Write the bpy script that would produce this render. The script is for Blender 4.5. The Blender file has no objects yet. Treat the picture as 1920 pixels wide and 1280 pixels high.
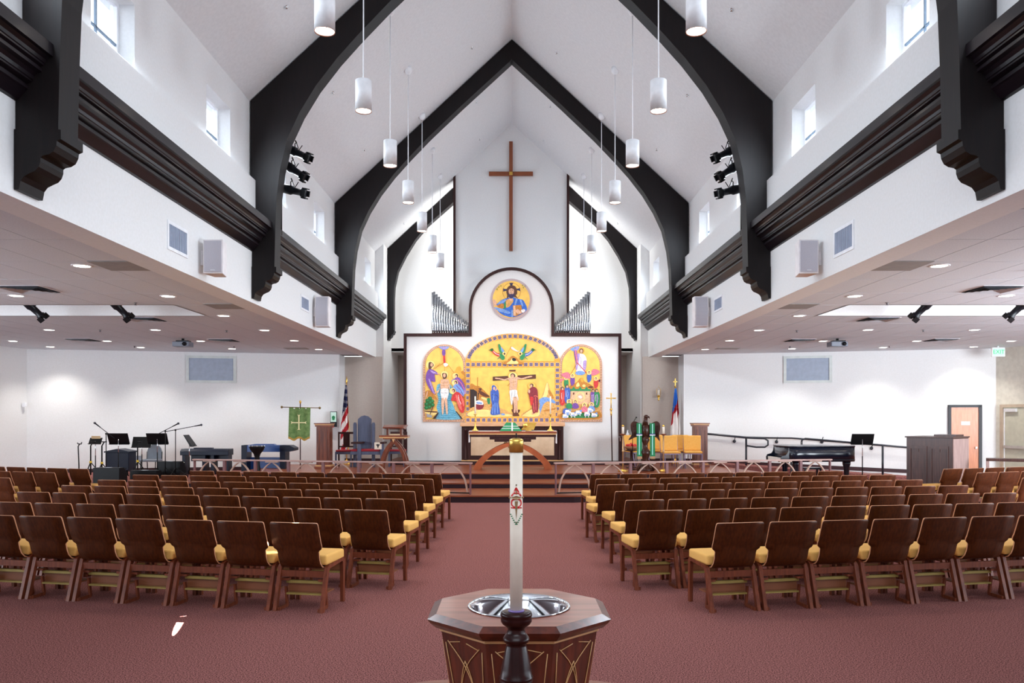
import bpy, bmesh, math, random
from mathutils import Vector, Matrix
random.seed(7)
sc = bpy.context.scene
COL = sc.collection
R = math.radians

# ------------------------------------------------------------------ camera
H = 1.8          # eye height
F = 1500.0       # focal length in pixels of the 1920 wide frame
VX, VY = 962.0, 783.0
cam_d = bpy.data.cameras.new('camera'); cam = bpy.data.objects.new('camera', cam_d); COL.objects.link(cam)
cam.location = (0, 0, H); cam.rotation_euler = (R(90), 0, 0)
cam_d.sensor_width = 36; cam_d.lens = F / 1920 * 36
cam_d.shift_x = -(VX - 960) / 1920; cam_d.shift_y = (VY - 640) / 1920
cam_d.clip_end = 200
sc.camera = cam
# ------------------------------------------------------------------ world, sun, large lights, exposure
w = bpy.data.worlds.new('world'); sc.world = w; w.use_nodes = True
bg = w.node_tree.nodes['Background']; bg.inputs[0].default_value = (0.80, 0.89, 1.0, 1); bg.inputs[1].default_value = 3.2
sc.view_settings.view_transform = 'Standard'; sc.view_settings.look = 'None'
sc.view_settings.gamma = 1; sc.view_settings.use_curve_mapping = False
sc.view_settings.exposure = 0.48
try:
    sc.cycles.use_denoising = True
    sc.cycles.max_bounces = 10; sc.cycles.diffuse_bounces = 6; sc.cycles.glossy_bounces = 3
    sc.cycles.transparent_max_bounces = 8; sc.cycles.sample_clamp_indirect = 6
    sc.cycles.caustics_reflective = False; sc.cycles.caustics_refractive = False
except Exception: pass

def area(name, loc, aim, sx, sy, power, col=(1, 1, 1), spread=180):
    l = bpy.data.lights.new(name, 'AREA'); l.shape = 'RECTANGLE'; l.size = sx; l.size_y = sy
    l.energy = power; l.color = col; l.spread = R(spread)
    o = bpy.data.objects.new(name, l); COL.objects.link(o); o.location = loc
    o.rotation_euler = (Vector(aim) - Vector(loc)).to_track_quat('-Z', 'Y').to_euler()
    return o
def spot(name, loc, aim, power, ang, blend=.6, col=(1, .93, .82), size=.06):
    l = bpy.data.lights.new(name, 'SPOT'); l.energy = power; l.spot_size = R(ang); l.spot_blend = blend
    l.color = col; l.shadow_soft_size = size
    o = bpy.data.objects.new(name, l); COL.objects.link(o); o.location = loc
    o.rotation_euler = (Vector(aim) - Vector(loc)).to_track_quat('-Z', 'Y').to_euler()
    return o
# added fill light behind the visitor, in front of the solid rear wall
area('rear_fill_light', (0, -3.6, 6.6), (0, 20, 6.0), 7, 4, 300, (.84, .92, 1))
# sky light entering at each clerestory window
for s in (-1, 1):
    for y in (6.0, 8.62, 11.69, 14.67, 17.75, 20.7, 23.6):
        area('clerestory_daylight', (s * 4.2, y, 6.15), (0, y, 4.6), .85, .65, 46, (.80, .90, 1))
# daylight through the glazing of the right hand aisle
area('aisle_daylight', (13.0, 9.5, 2.2), (5.5, 22, 2.6), 7, 3, 900, (.86, .94, 1))
area('aisle_fill_left', (-13.2, 8.0, 2.2), (-5.5, 22, 2.2), 6, 3, 360, (.82, .91, 1))  # added fill lamp out of view, brightens the left aisle
# skylight slots either side of the middle chancel panel
for s in (-1, 1):
    area('chancel_slot_light', (s * 1.35, 25.3, 6.6), (s * 4.0, 26.5, 6.3), .5, 4.4, 60, (1, .98, .95))
# warm beams of the stage lamps on the second arch
for s in (-1, 1):
    spot('stage_beam', (s * 3.45, 14.2, 5.75), (s * -.4, 24.1, 2.9), 520, 40, .5, (1, .80, .66), .06)
# ------------------------------------------------------------------ helpers
def lin(c):
    out = []
    for v in c[:3]:
        v = v / 255
        out.append(v / 12.92 if v <= .04045 else ((v + .055) / 1.055) ** 2.4)
    return (*out, 1)
MATS = {}
def mat(name, c, rough=.6, metal=0, c2=None, scale=8, stretch=(1, 1, 1), bump=0, emit=0, coat=0, detail=4, spec=None):
    if name in MATS: return MATS[name]
    m = bpy.data.materials.new(name); m.use_nodes = True; nt = m.node_tree
    b = nt.nodes['Principled BSDF']; b.inputs['Roughness'].default_value = rough; b.inputs['Metallic'].default_value = metal
    b.inputs['Base Color'].default_value = lin(c)
    if coat: b.inputs['Coat Weight'].default_value = coat; b.inputs['Coat Roughness'].default_value = .15
    if spec is not None: b.inputs['Specular IOR Level'].default_value = spec
    if name in ('dark_beam_wood', 'dark_trim_wood', 'eagle_wood', 'dark_turned_wood', 'baseboard', 'dark_riser', 'altar_leg', 'black_metal', 'black_plastic', 'blue_black', 'walnut_ply', 'chair_frame_wood', 'cornice_wood'): b.inputs['Specular IOR Level'].default_value = .25
    if emit:
        b.inputs['Emission Color'].default_value = lin(c); b.inputs['Emission Strength'].default_value = emit
    if c2 is None: c2 = tuple(min(255, v * 1.05 + 1) for v in c)
    tc = nt.nodes.new('ShaderNodeTexCoord'); mp = nt.nodes.new('ShaderNodeMapping'); mp.inputs['Scale'].default_value = stretch
    nz = nt.nodes.new('ShaderNodeTexNoise'); nz.inputs['Scale'].default_value = scale; nz.inputs['Detail'].default_value = detail
    rp = nt.nodes.new('ShaderNodeValToRGB'); rp.color_ramp.elements[0].color = lin(c); rp.color_ramp.elements[1].color = lin(c2)
    rp.color_ramp.elements[0].position = .35; rp.color_ramp.elements[1].position = .65
    L = nt.links.new
    L(tc.outputs['Object'], mp.inputs[0]); L(mp.outputs[0], nz.inputs['Vector']); L(nz.outputs[0], rp.inputs[0])
    L(rp.outputs[0], b.inputs['Base Color'])
    if bump:
        bp = nt.nodes.new('ShaderNodeBump'); bp.inputs['Strength'].default_value = bump; bp.inputs['Distance'].default_value = .01
        L(nz.outputs[0], bp.inputs['Height']); L(bp.outputs[0], b.inputs['Normal'])
    MATS[name] = m; return m
def wood(name, c1, c2, rough=.4, axis='z', scale=6, coat=.2, bump=.05):
    st = {'z': (6, 6, .5), 'x': (.5, 6, 6), 'y': (6, .5, 6)}[axis]
    return mat(name, c1, rough, 0, c2, scale, st, bump, coat=coat, detail=6)

class MB:
    def __init__(s): s.v = []; s.f = []; s.m = []; s.sm = []
    def add(s, vs, fs, mi=0, smooth=False, M=None):
        o = len(s.v)
        for p in vs:
            p = Vector(p)
            if M is not None: p = M @ p
            s.v.append(p)
        for f in fs:
            s.f.append([i + o for i in f]); s.m.append(mi); s.sm.append(smooth)
        return s
    def box(s, x0, x1, y0, y1, z0, z1, mi=0, M=None):
        vs = [(x, y, z) for z in (z0, z1) for y in (y0, y1) for x in (x0, x1)]
        return s.add(vs, [(0, 2, 3, 1), (4, 5, 7, 6), (0, 1, 5, 4), (2, 6, 7, 3), (0, 4, 6, 2), (1, 3, 7, 5)], mi, False, M)
    def prism_y(s, pts, y0, y1, mi=0, smooth=False, M=None):     # pts in (x,z), extruded along y
        n = len(pts)
        a = sum(pts[i][0] * pts[(i + 1) % n][1] - pts[(i + 1) % n][0] * pts[i][1] for i in range(n))
        if a < 0: pts = pts[::-1]
        vs = [(p[0], y0, p[1]) for p in pts] + [(p[0], y1, p[1]) for p in pts]
        s.add(vs, [list(range(n)), list(range(2 * n - 1, n - 1, -1))], mi, False, M)
        o = len(s.v) - 2 * n
        for i in range(n):
            j = (i + 1) % n; s.f.append([o + i, o + i + n, o + j + n, o + j]); s.m.append(mi); s.sm.append(smooth)
        return s
    def prism_x(s, pts, x0, x1, mi=0, M=None, smooth=False):     # pts in (y,z), extruded along x
        n = len(pts)
        a = sum(pts[i][0] * pts[(i + 1) % n][1] - pts[(i + 1) % n][0] * pts[i][1] for i in range(n))
        if a > 0: pts = pts[::-1]
        vs = [(x0, p[0], p[1]) for p in pts] + [(x1, p[0], p[1]) for p in pts]
        s.add(vs, [list(range(n)), list(range(2 * n - 1, n - 1, -1))], mi, False, M)
        o = len(s.v) - 2 * n
        for i in range(n):
            j = (i + 1) % n; s.f.append([o + i, o + i + n, o + j + n, o + j]); s.m.append(mi); s.sm.append(smooth)
        return s
    def prism_z(s, pts, z0, z1, mi=0, M=None, top=None, smooth=False):     # pts in (x,y)
        n = len(pts); top = top or pts
        a = sum(pts[i][0] * pts[(i + 1) % n][1] - pts[(i + 1) % n][0] * pts[i][1] for i in range(n))
        if a < 0: pts = pts[::-1]; top = top[::-1]
        vs = [(p[0], p[1], z0) for p in pts] + [(p[0], p[1], z1) for p in top]
        s.add(vs, [list(range(n - 1, -1, -1)), list(range(n, 2 * n))], mi, False, M)
        o = len(s.v) - 2 * n
        for i in range(n):
            j = (i + 1) % n; s.f.append([o + i, o + j, o + j + n, o + i + n]); s.m.append(mi); s.sm.append(smooth)
        return s
    def skirt(s, p0, p1, z0, z1, mi=0):       # open ring of side faces between two outlines
        n = len(p0); vs = [(a[0], a[1], z0) for a in p0] + [(a[0], a[1], z1) for a in p1]
        return s.add(vs, [(i, (i + 1) % n, n + (i + 1) % n, n + i) for i in range(n)], mi)
    def lathe(s, prof, cx=0, cy=0, n=20, mi=0, caps=True, M=None, a0=0, smooth=True):       # prof: (r,z)
        vs = []; fs = []
        for r, z in prof:
            for k in range(n):
                t = a0 + 2 * math.pi * k / n; vs.append((cx + r * math.cos(t), cy + r * math.sin(t), z))
        for i in range(len(prof) - 1):
            for k in range(n):
                k2 = (k + 1) % n; fs.append((i * n + k, i * n + k2, (i + 1) * n + k2, (i + 1) * n + k))
        s.add(vs, fs, mi, smooth, M)
        if caps:
            o = len(s.v) - len(vs)
            s.f.append([o + k for k in range(n - 1, -1, -1)]); s.m.append(mi); s.sm.append(False)
            s.f.append([o + (len(prof) - 1) * n + k for k in range(n)]); s.m.append(mi); s.sm.append(False)
        return s
    def tube(s, pts, r, n=8, mi=0, M=None, rs=None, flat=None, smooth=True):      # flat=(rx,ry) elliptical section
        P = [Vector(p) for p in pts]; rings = []; vs = []; up = None
        for i, p in enumerate(P):
            d = (P[min(i + 1, len(P) - 1)] - P[max(i - 1, 0)]).normalized()
            ref = Vector((0, 0, 1)) if abs(d.z) < .9 else Vector((1, 0, 0))
            if up is not None and abs(up.dot(d)) < .95: ref = up
            a = d.cross(ref).normalized(); b = a.cross(d).normalized(); up = b
            rr = rs[i] if rs else r
            for k in range(n):
                t = 2 * math.pi * (k + .5) / n
                vs.append(p + a * math.cos(t) * rr + b * math.sin(t) * rr)
        fs = []
        for i in range(len(P) - 1):
            for k in range(n):
                k2 = (k + 1) % n; fs.append((i * n + k, (i + 1) * n + k, (i + 1) * n + k2, i * n + k2))
        fs.append(tuple(range(n))); fs.append(tuple(range((len(P) - 1) * n + n - 1, (len(P) - 1) * n - 1, -1)))
        return s.add(vs, fs, mi, smooth, M)
    def ball(s, c, r, mi=0, n=12, m=8, M=None):
        if not isinstance(r, (tuple, list)): r = (r, r, r)
        vs = []; fs = []
        for i in range(m + 1):
            ph = math.pi * i / m
            for k in range(n):
                t = 2 * math.pi * k / n
                vs.append((c[0] + r[0] * math.sin(ph) * math.cos(t), c[1] + r[1] * math.sin(ph) * math.sin(t), c[2] - r[2] * math.cos(ph)))
        for i in range(m):
            for k in range(n):
                k2 = (k + 1) % n; fs.append((i * n + k, i * n + k2, (i + 1) * n + k2, (i + 1) * n + k))
        return s.add(vs, fs, mi, True, M)
    def mesh(s, name, mats):
        me = bpy.data.meshes.new(name)
        me.from_pydata([tuple(v) for v in s.v], [], s.f)
        for m in (mats if isinstance(mats, (list, tuple)) else [mats]): me.materials.append(m)
        me.polygons.foreach_set('material_index', s.m)
        me.polygons.foreach_set('use_smooth', s.sm)
        me.validate(); me.update()
        return me
    def build(s, name, mats, parent=None, bevel=0, sub=0):
        o = bpy.data.objects.new(name, s.mesh(name, mats)); COL.objects.link(o)
        if bevel:
            b = o.modifiers.new('bevel', 'BEVEL'); b.width = bevel; b.segments = 2; b.limit_method = 'ANGLE'
        if parent is not None: o.parent = parent
        return o
def thing(name, label, cat, loc=(0, 0, 0), rz=0, group=None):
    o = bpy.data.objects.new(name, None); COL.objects.link(o); o.empty_display_size = .1
    o.location = loc; o.rotation_euler = (0, 0, rz); o['label'] = label; o['category'] = cat
    if group: o['group'] = group
    return o
def tag(o, label, cat, group=None):
    o['label'] = label; o['category'] = cat
    if group: o['group'] = group
    return o
def struct(o, label=None):
    o['kind'] = 'structure'
    if label: o['label'] = label
    return o
KIDS = {}
def dup(root, loc, rz, label, group=None, name=None):
    r = root.copy(); COL.objects.link(r); r.location = loc; r.rotation_euler = (0, 0, rz); r['label'] = label
    if group: r['group'] = group
    for ch in KIDS.setdefault(root.name, list(root.children)):
        c = ch.copy(); COL.objects.link(c); c.parent = r
        for g in KIDS.setdefault(ch.name, list(ch.children)):
            d = g.copy(); COL.objects.link(d); d.parent = c
    return r
def W(px, py, Y): return ((px - VX) * Y / F, H + (VY - py) * Y / F)
def arc(cx, cy, r, a0, a1, n, ry=None):
    ry = r if ry is None else ry
    return [(cx + r * math.cos(R(a0 + (a1 - a0) * i / n)), cy + ry * math.sin(R(a0 + (a1 - a0) * i / n))) for i in range(n + 1)]
def smooth_curve(pts, n=4, closed=False):
    out = []; N = len(pts)
    rng = range(N) if closed else range(N - 1)
    for i in rng:
        if closed: p0, p1, p2, p3 = pts[i - 1], pts[i], pts[(i + 1) % N], pts[(i + 2) % N]
        else: p0, p1, p2, p3 = pts[max(i - 1, 0)], pts[i], pts[i + 1], pts[min(i + 2, N - 1)]
        for k in range(n):
            t = k / n
            out.append(tuple(.5 * ((2 * p1[j]) + (-p0[j] + p2[j]) * t + (2 * p0[j] - 5 * p1[j] + 4 * p2[j] - p3[j]) * t * t + (-p0[j] + 3 * p1[j] - 3 * p2[j] + p3[j]) * t ** 3) for j in range(len(p1))))
    if not closed: out.append(tuple(pts[-1]))
    return out
# ------------------------------------------------------------------ materials
M_wall = mat('painted_wall', (229, 230, 230), .85, c2=(233, 234, 235), scale=30, bump=.02)
M_roof = mat('painted_roof', (222, 224, 227), .85, c2=(228, 230, 233), scale=20, bump=.02)
M_taupe = mat('taupe_wall', (188, 176, 168), .85, c2=(192, 181, 172), scale=20)
M_tile = mat('ceiling_tile', (208, 213, 220), .9, c2=(220, 225, 231), scale=60, bump=.15)
M_grid = mat('ceiling_grid', (120, 112, 115), .8)
M_dark = wood('dark_beam_wood', (9, 4, 6), (18, 9, 10), .5, 'z', 5, coat=0)
M_trimd = wood('dark_trim_wood', (44, 20, 20), (60, 31, 29), .45, 'z', 5, coat=0)
M_walnut = wood('walnut_ply', (60, 24, 4), (82, 37, 8), .45, 'z', 9, coat=.0, bump=0)
M_edge = mat('ply_edge', (190, 134, 98), .5)
M_leg = wood('chair_frame_wood', (98, 46, 28), (130, 66, 42), .45, 'z', 6)
M_yellow = mat('gold_fabric', (228, 172, 88), .9, c2=(238, 186, 104), scale=200, bump=.1)
M_rack = mat('rack_strip', (150, 128, 62), .6, c2=(165, 142, 74))
M_carpet = mat('carpet', (58, 26, 28), .97, c2=(178, 118, 112), scale=105, bump=.5, detail=4, spec=.05)
M_floorw = wood('oak_floor', (116, 52, 28), (146, 76, 44), .35, 'x', 5, coat=.12)
M_riser = mat('dark_riser', (42, 22, 28), .5)
M_white = mat('white_metal', (232, 234, 238), .4)
M_gold = mat('polished_brass', (236, 188, 84), .3, .9, c2=(246, 206, 110))
M_chrome = mat('chrome', (225, 228, 232), .08, 1)
M_black = mat('black_metal', (7, 8, 11), .45)
M_blk2 = mat('black_plastic', (22, 24, 30), .35)
M_cherry = wood('cherry_wood', (104, 46, 24), (146, 72, 40), .3, 'x', 5, coat=.4)
M_cherryz = wood('cherry_wood_upright', (88, 38, 22), (130, 64, 36), .35, 'z', 5, coat=.3)
M_tan = mat('light_inlay', (206, 160, 108), .4)
M_ivory = mat('candle_wax', (232, 222, 206), .5)
M_marble = mat('cream_marble', (222, 200, 170), .3, c2=(196, 168, 138), scale=2.2, detail=8)
M_lamp = mat('lamp_glow', (255, 244, 226), .5, emit=14)
M_flame = mat('flame', (255, 214, 140), .5, emit=6)
M_red = mat('red_fabric', (140, 20, 34), .8)
M_green = mat('green_fabric', (20, 118, 70), .7, c2=(30, 134, 84), scale=40)
M_glassm = None
def glass():
    m = bpy.data.materials.new('window_glass'); m.use_nodes = True; nt = m.node_tree
    for n in list(nt.nodes): nt.nodes.remove(n)
    o = nt.nodes.new('ShaderNodeOutputMaterial'); a = nt.nodes.new('ShaderNodeBsdfTransparent'); g = nt.nodes.new('ShaderNodeBsdfGlossy')
    g.inputs['Roughness'].default_value = .03; x = nt.nodes.new('ShaderNodeMixShader'); x.inputs[0].default_value = .07
    nt.links.new(a.outputs[0], x.inputs[1]); nt.links.new(g.outputs[0], x.inputs[2]); nt.links.new(x.outputs[0], o.inputs[0])
    return m
M_glass = glass()
# ================================================================== STRUCTURE
XC = -0.03
HW = 4.23           # half width between the aisle fascias
ZC = 3.70           # aisle ceiling
YB = 24.9
# floor
fl = struct(MB().box(-16, 16, -4.2, 29, -.12, 0).build('floor', M_carpet), 'mottled maroon carpet')
MB().lathe([(1.95, .001), (1.95, .004)], 0, 3.6, 64).build('wood_inlay', M_floorw, fl)['label'] = 'round oak inlay under the font'
# platform with steps
Z1, Z2, Z3 = .15, .275, .42
pl = bpy.data.objects.new('platform', None); COL.objects.link(pl); struct(pl, 'oak platform with dark risers')
def slab(pts, z0, z1, name='step'):
    MB().prism_z(pts, z0, z1 - .03).build('riser', M_riser, pl)
    cx = sum(p[0] for p in pts) / len(pts)
    MB().prism_z([(p[0] * 1.0, p[1] - (.02 if p[1] < 21.9 else 0)) for p in pts], z1 - .03, z1).build(name, M_floorw, pl)
slab([(-8.4, 18.9), (-1.3, 17.0), (1.3, 17.0), (8.4, 18.9), (8.4, 19.3), (-8.4, 19.3)], 0, Z1)
slab([(-8.6, 19.0), (-1.4, 18.75), (1.4, 18.75), (8.6, 19.0), (8.6, 20.1), (-8.6, 20.1)], 0, Z2)
slab([(-7.0, 20.0), (6.4, 20.0), (6.0, 22.3), (6.0, 29), (-6.0, 29), (-7.0, 23.4)], 0, Z3, 'platform_floor')
slab([(6.4, 19.02), (10.3, 19.4), (10.3, 21.8), (6.3, 21.8)], 0, Z1)
slab([(6.2, 21.75), (10.3, 21.75), (10.3, 22.2), (6.1, 22.35)], 0, .27)
MB().box(-3.6, 3.55, 23.5, 24.0, Z3, .515).build('riser', M_riser, pl)
# left wing platform in carpet, right ramp
lw = MB().prism_z([(-14.0, 18.2), (-8.6, 18.2), (-8.6, 20.1), (-7.0, 20.1), (-7.0, 24), (-14.0, 22.6)], 0, .27)
struct(lw.build('trim_1', M_carpet), 'carpeted low platform of the left wing')
rp = MB().add([(5.9, 22.3, 0), (5.9, 24.1, 0), (13.6, 22.3, 0), (13.6, 20.7, 0), (5.9, 22.3, .5), (5.9, 24.1, .5), (13.6, 22.3, .02), (13.6, 20.7, .02)],
              [(0, 1, 2, 3), (4, 7, 6, 5), (0, 3, 7, 4), (1, 5, 6, 2), (0, 4, 5, 1), (3, 2, 6, 7)])
struct(rp.build('trim_2', M_carpet), 'carpeted ramp along the right wing wall')
# nave upper walls with window openings
WC = [-.4, 2.6, 5.65, 8.62, 11.69, 14.67, 17.75, 20.7, 23.7]
def clear_wall(s, y0, y1):
    mb = MB(); x0, x1 = sorted((XC + s * 4.27, XC + s * 4.55))
    z0, za, zb, z1 = 5.1, 5.77, 6.49, 7.15
    mb.box(x0, x1, y0, y1, z0, za); mb.box(x0, x1, y0, y1, zb, z1)
    y = y0
    for c in WC:
        if c - .47 > y: mb.box(x0, x1, y, c - .47, za, zb)
        y = c + .47
    if y < y1: mb.box(x0, x1, y, y1, za, zb)
    return mb
for s, n in ((-1, 'wall_left'), (1, 'wall_right')):
    mb = clear_wall(s, -4, YB)
    # ledge box and fascia
    x0, x1 = sorted((XC + s * 4.17, XC + s * 4.6)); mb.box(x0, x1, -4, YB, 4.8, 5.67)
    x0, x1 = sorted((XC + s * HW, XC + s * 4.6)); mb.box(x0, x1, -4, YB, ZC - .02, 4.8)
    o = mb.build(n, M_wall); struct(o, 'white clerestory wall above the aisle')
    k = 0
    for c in WC:
        k += 1
        wn = bpy.data.objects.new('window_%d' % (k + (0 if s < 0 else 9)), None); COL.objects.link(wn); struct(wn, 'small square clerestory window')
        fx = XC + s * 4.47
        f = MB()
        for y0, y1, z0, z1 in ((c - .47, c - .43, 5.77, 6.49), (c + .43, c + .47, 5.77, 6.49), (c - .43, c + .43, 5.77, 5.81), (c - .43, c + .43, 6.45, 6.49)):
            f.box(fx - .02, fx + .02, y0, y1, z0, z1)
        f.build('window_frame', M_white, wn)
        f = MB(); f.box(fx - .012, fx + .012, c - .012, c + .012, 5.81, 6.45); f.box(fx - .012, fx + .012, c - .43, c + .43, 6.0, 6.024)
        f.build('muntin', mat('muntin_grey', (120, 140, 160), .5), wn)
        MB().box(fx + s * .02, fx + s * .026, c - .43, c + .43, 5.81, 6.45).build('pane', M_glass, wn)
# chancel end: jogs, side walls, slot back wall, deep recess
def roofz(x): return 10.92 - .926 * abs(x - XC)
for s, n in ((-1, 'wall_chancel_left'), (1, 'wall_chancel_right')):
    mb = MB()
    mb.prism_y([(XC + s * 4.0, Z3), (XC + s * 4.6, Z3), (XC + s * 4.6, 6.9), (XC + s * 4.0, 7.3)], YB, YB + .2)
    x0, x1 = sorted((XC + s * 4.0, XC + s * 4.3)); mb.box(x0, x1, YB + .2, 28.2, Z3, 7.3)
    struct(mb.build(n, M_wall), 'white chancel side wall')
    x0, x1 = sorted((XC + s * 4.05, XC + s * 5.35))
    struct(MB().box(x0, x1, YB - .06, YB + .06, Z3, ZC).build('wall_recess_' + ('left' if s < 0 else 'right'), M_taupe), 'taupe wall behind the aisle end')
mb = MB(); mb.prism_y([(XC - 4.2, 4.0), (XC + 4.2, 4.0), (XC + 4.2, 7.05), (XC, 10.95), (XC - 4.2, 7.05)], 26.5, 26.7)
struct(mb.build('wall_front', M_wall), 'white wall behind the organ pipes')
struct(MB().box(-4.4, 4.4, 28.0, 28.2, 0, 4.1).build('wall_back', M_taupe), 'taupe wall of the deep recess')
struct(MB().box(-4.1, 4.1, 26.5, 28.1, 3.98, 4.1).build('ceiling_recess', M_wall))
mb = MB()
PX0, PX1 = W(850, 0, 24.8)[0], W(1067, 0, 24.8)[0]
mb.prism_y([(PX0, Z3), (PX1, Z3), (PX1, roofz(PX1)), (XC, roofz(XC)), (PX0, roofz(PX0))], 24.8, 25.0)
o = mb.build('wall_centre', M_wall); struct(o, 'white gable panel that carries the cross')
for x in (PX0, PX1 - .07):
    MB().box(x, x + .07, 24.74, 25.03, 4.0, roofz(x + .03) + (.04)).build('edge_trim', M_trimd, o)
# nave roof
for s, n in ((-1, 'ceiling_vault_left'), (1, 'ceiling_vault_right')):
    mb = MB(); e = s * 4.7
    mb.prism_y([(XC, roofz(XC)), (XC + e, roofz(XC + e)), (XC + e, roofz(XC + e) + .25), (XC, roofz(XC) + .25)], -4, 26.7)
    struct(mb.build(n, M_roof), 'white sloping vault ceiling')
mb = MB(); mb.prism_y([(-16, 0), (16, 0), (16, 3.9), (XC + 4.6, 3.9), (XC + 4.6, 6.7), (XC, 11), (XC - 4.6, 6.7), (XC - 4.6, 3.9), (-16, 3.9)], -4.25, -4)
struct(mb.build('wall_rear', M_wall), 'white entrance end wall behind the visitor')
# wing back walls (splayed)
def splay(p, q, z0, z1, t, holes=()):
    d = Vector((q[0] - p[0], q[1] - p[1], 0)); L_ = d.length; a = math.atan2(d.y, d.x)
    Mx = Matrix.Translation((p[0], p[1], 0)) @ Matrix.Rotation(a, 4, 'Z')
    return Mx, L_
ML, LL = splay((-13.43, 22.1), (-5.25, 24.05), 0, 0, 0)
mb = MB().box(-.2, LL, 0, .15, 0, ZC, M=ML)
mb.box(-5.37, -5.22, 24.05, YB + .05, Z3, ZC)
struct(mb.build('wall_wing_left', M_wall), 'white splayed wall of the left wing')
ML2, LL2 = splay((5.15, 24.05), (13.25, 21.95), 0, 0, 0)
mb = MB().box(0, LL2 + .1, 0, .15, 0, ZC, M=ML2)
mb.box(5.13, 5.28, 24.05, YB + .05, Z3, ZC)
struct(mb.build('wall_wing_right', M_wall), 'white splayed wall of the right wing')
MS, LS = splay((-15.2, 11.2), (-13.43, 22.1), 0, 0, 0)
struct(MB().box(0, LS, 0, .15, 0, ZC, M=MS).build('wall_side_left', M_wall), 'white outer wall of the left wing')
MSR, LSR = splay((13.25, 21.95), (15.2, 15.2), 0, 0, 0)
struct(MB().box(0, LSR, 0, .15, 0, ZC, M=MSR).build('wall_side_right', mat('cream_wall', (205, 202, 190), .85)), 'cream outer wall of the right wing')
# baseboards
M_base = mat('baseboard', (58, 34, 38), .5)
struct(MB().box(.0, LL, -.02, .001, .27, .37, M=ML).build('baseboard_left', M_base))
rb = MB().add([(0, -.02, .46), (LL2 - .9, -.02, .2), (LL2 - .9, -.02, .3), (0, -.02, .58), (0, 0, .46), (LL2 - .9, 0, .2), (LL2 - .9, 0, .3), (0, 0, .58)],
              [(0, 1, 2, 3), (7, 6, 5, 4), (3, 2, 6, 7), (0, 4, 5, 1), (0, 3, 7, 4), (1, 5, 6, 2)], M=ML2)
struct(rb.build('baseboard_right', M_base))
for s, n in ((-1, 'baseboard_recess_left'), (1, 'baseboard_recess_right')):
    x0, x1 = sorted((XC + s * 4.0, XC + s * 5.2)); struct(MB().box(x0, x1, YB - .09, YB - .06, Z3, Z3 + .12).build(n, M_base))
# aisle ceilings made of tiles
tile_mesh = {}
def tile(wx, wy):
    k = (round(wx, 3), round(wy, 3))
    if k not in tile_mesh:
        g = .006; tile_mesh[k] = MB().box(-wx / 2 + g, wx / 2 - g, -wy / 2 + g, wy / 2 - g, 0, .02).mesh('tile', M_tile)
    return tile_mesh[k]
for s, n in ((-1, 'ceiling_left'), (1, 'ceiling_right')):
    cr = bpy.data.objects.new(n, None); COL.objects.link(cr); struct(cr, 'white suspended tile ceiling of the aisle')
    xs = [XC + s * (4.5 + .6 * i) for i in range(17)]
    ysa = [3.62, 4.84, 6.06, 7.28, 8.52, 9.75, 10.98, 12.2, 13.5, 14.9, 16.1, 17.3, 18.5, 19.7, 20.9, 22.1, 23.3, 24.1]
    rx0, rx1 = sorted((XC + s * 5.7, XC + s * 15))
    b = MB(); top = ZC + .025
    fx0, fx1 = sorted((XC + s * 5.7, XC + s * 4.4)); bx0, bx1 = sorted((XC + s * 4.4, XC + s * 15.2))
    b.box(bx0, bx1, -4, 13.47, top, top + .06); b.box(bx0, bx1, 14.93, 25.0, top, top + .06); b.box(fx0, fx1, 13.5, 14.9, top, top + .06)
    b.build('grid_backing', M_grid, cr)
    b = MB(); 
    # coffer
    c = MB(); zz = ZC + .42
    c.box(rx0, rx1, 13.4, 15.0, zz, zz + .05); c.box(rx0, rx1, 13.44, 13.5, ZC, zz); c.box(rx0, rx1, 14.9, 14.96, ZC, zz)
    q0, q1 = sorted((XC + s * 5.64, XC + s * 5.7)); c.box(q0, q1, 13.44, 14.96, ZC, zz)
    c.build('coffer', M_wall, cr)
    cnt = 0
    for j in range(len(ysa) - 1):
        for i in range(len(xs) - 1):
            yc = (ysa[j] + ysa[j + 1]) / 2; xc = (xs[i] + xs[i + 1]) / 2
            if ysa[j] == 13.5 and abs(xc - XC) > 5.65: continue
            lim = 24.05 - (abs(xc) - 5.2) * .25
            if yc - .5 > lim + .15: continue
            if abs(xc - XC) * F / yc > 1180: continue
            t = bpy.data.objects.new('tile', tile(.6, ysa[j + 1] - ysa[j])); COL.objects.link(t)
            t.location = (xc, yc, ZC); t.parent = cr; cnt += 1
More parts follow.
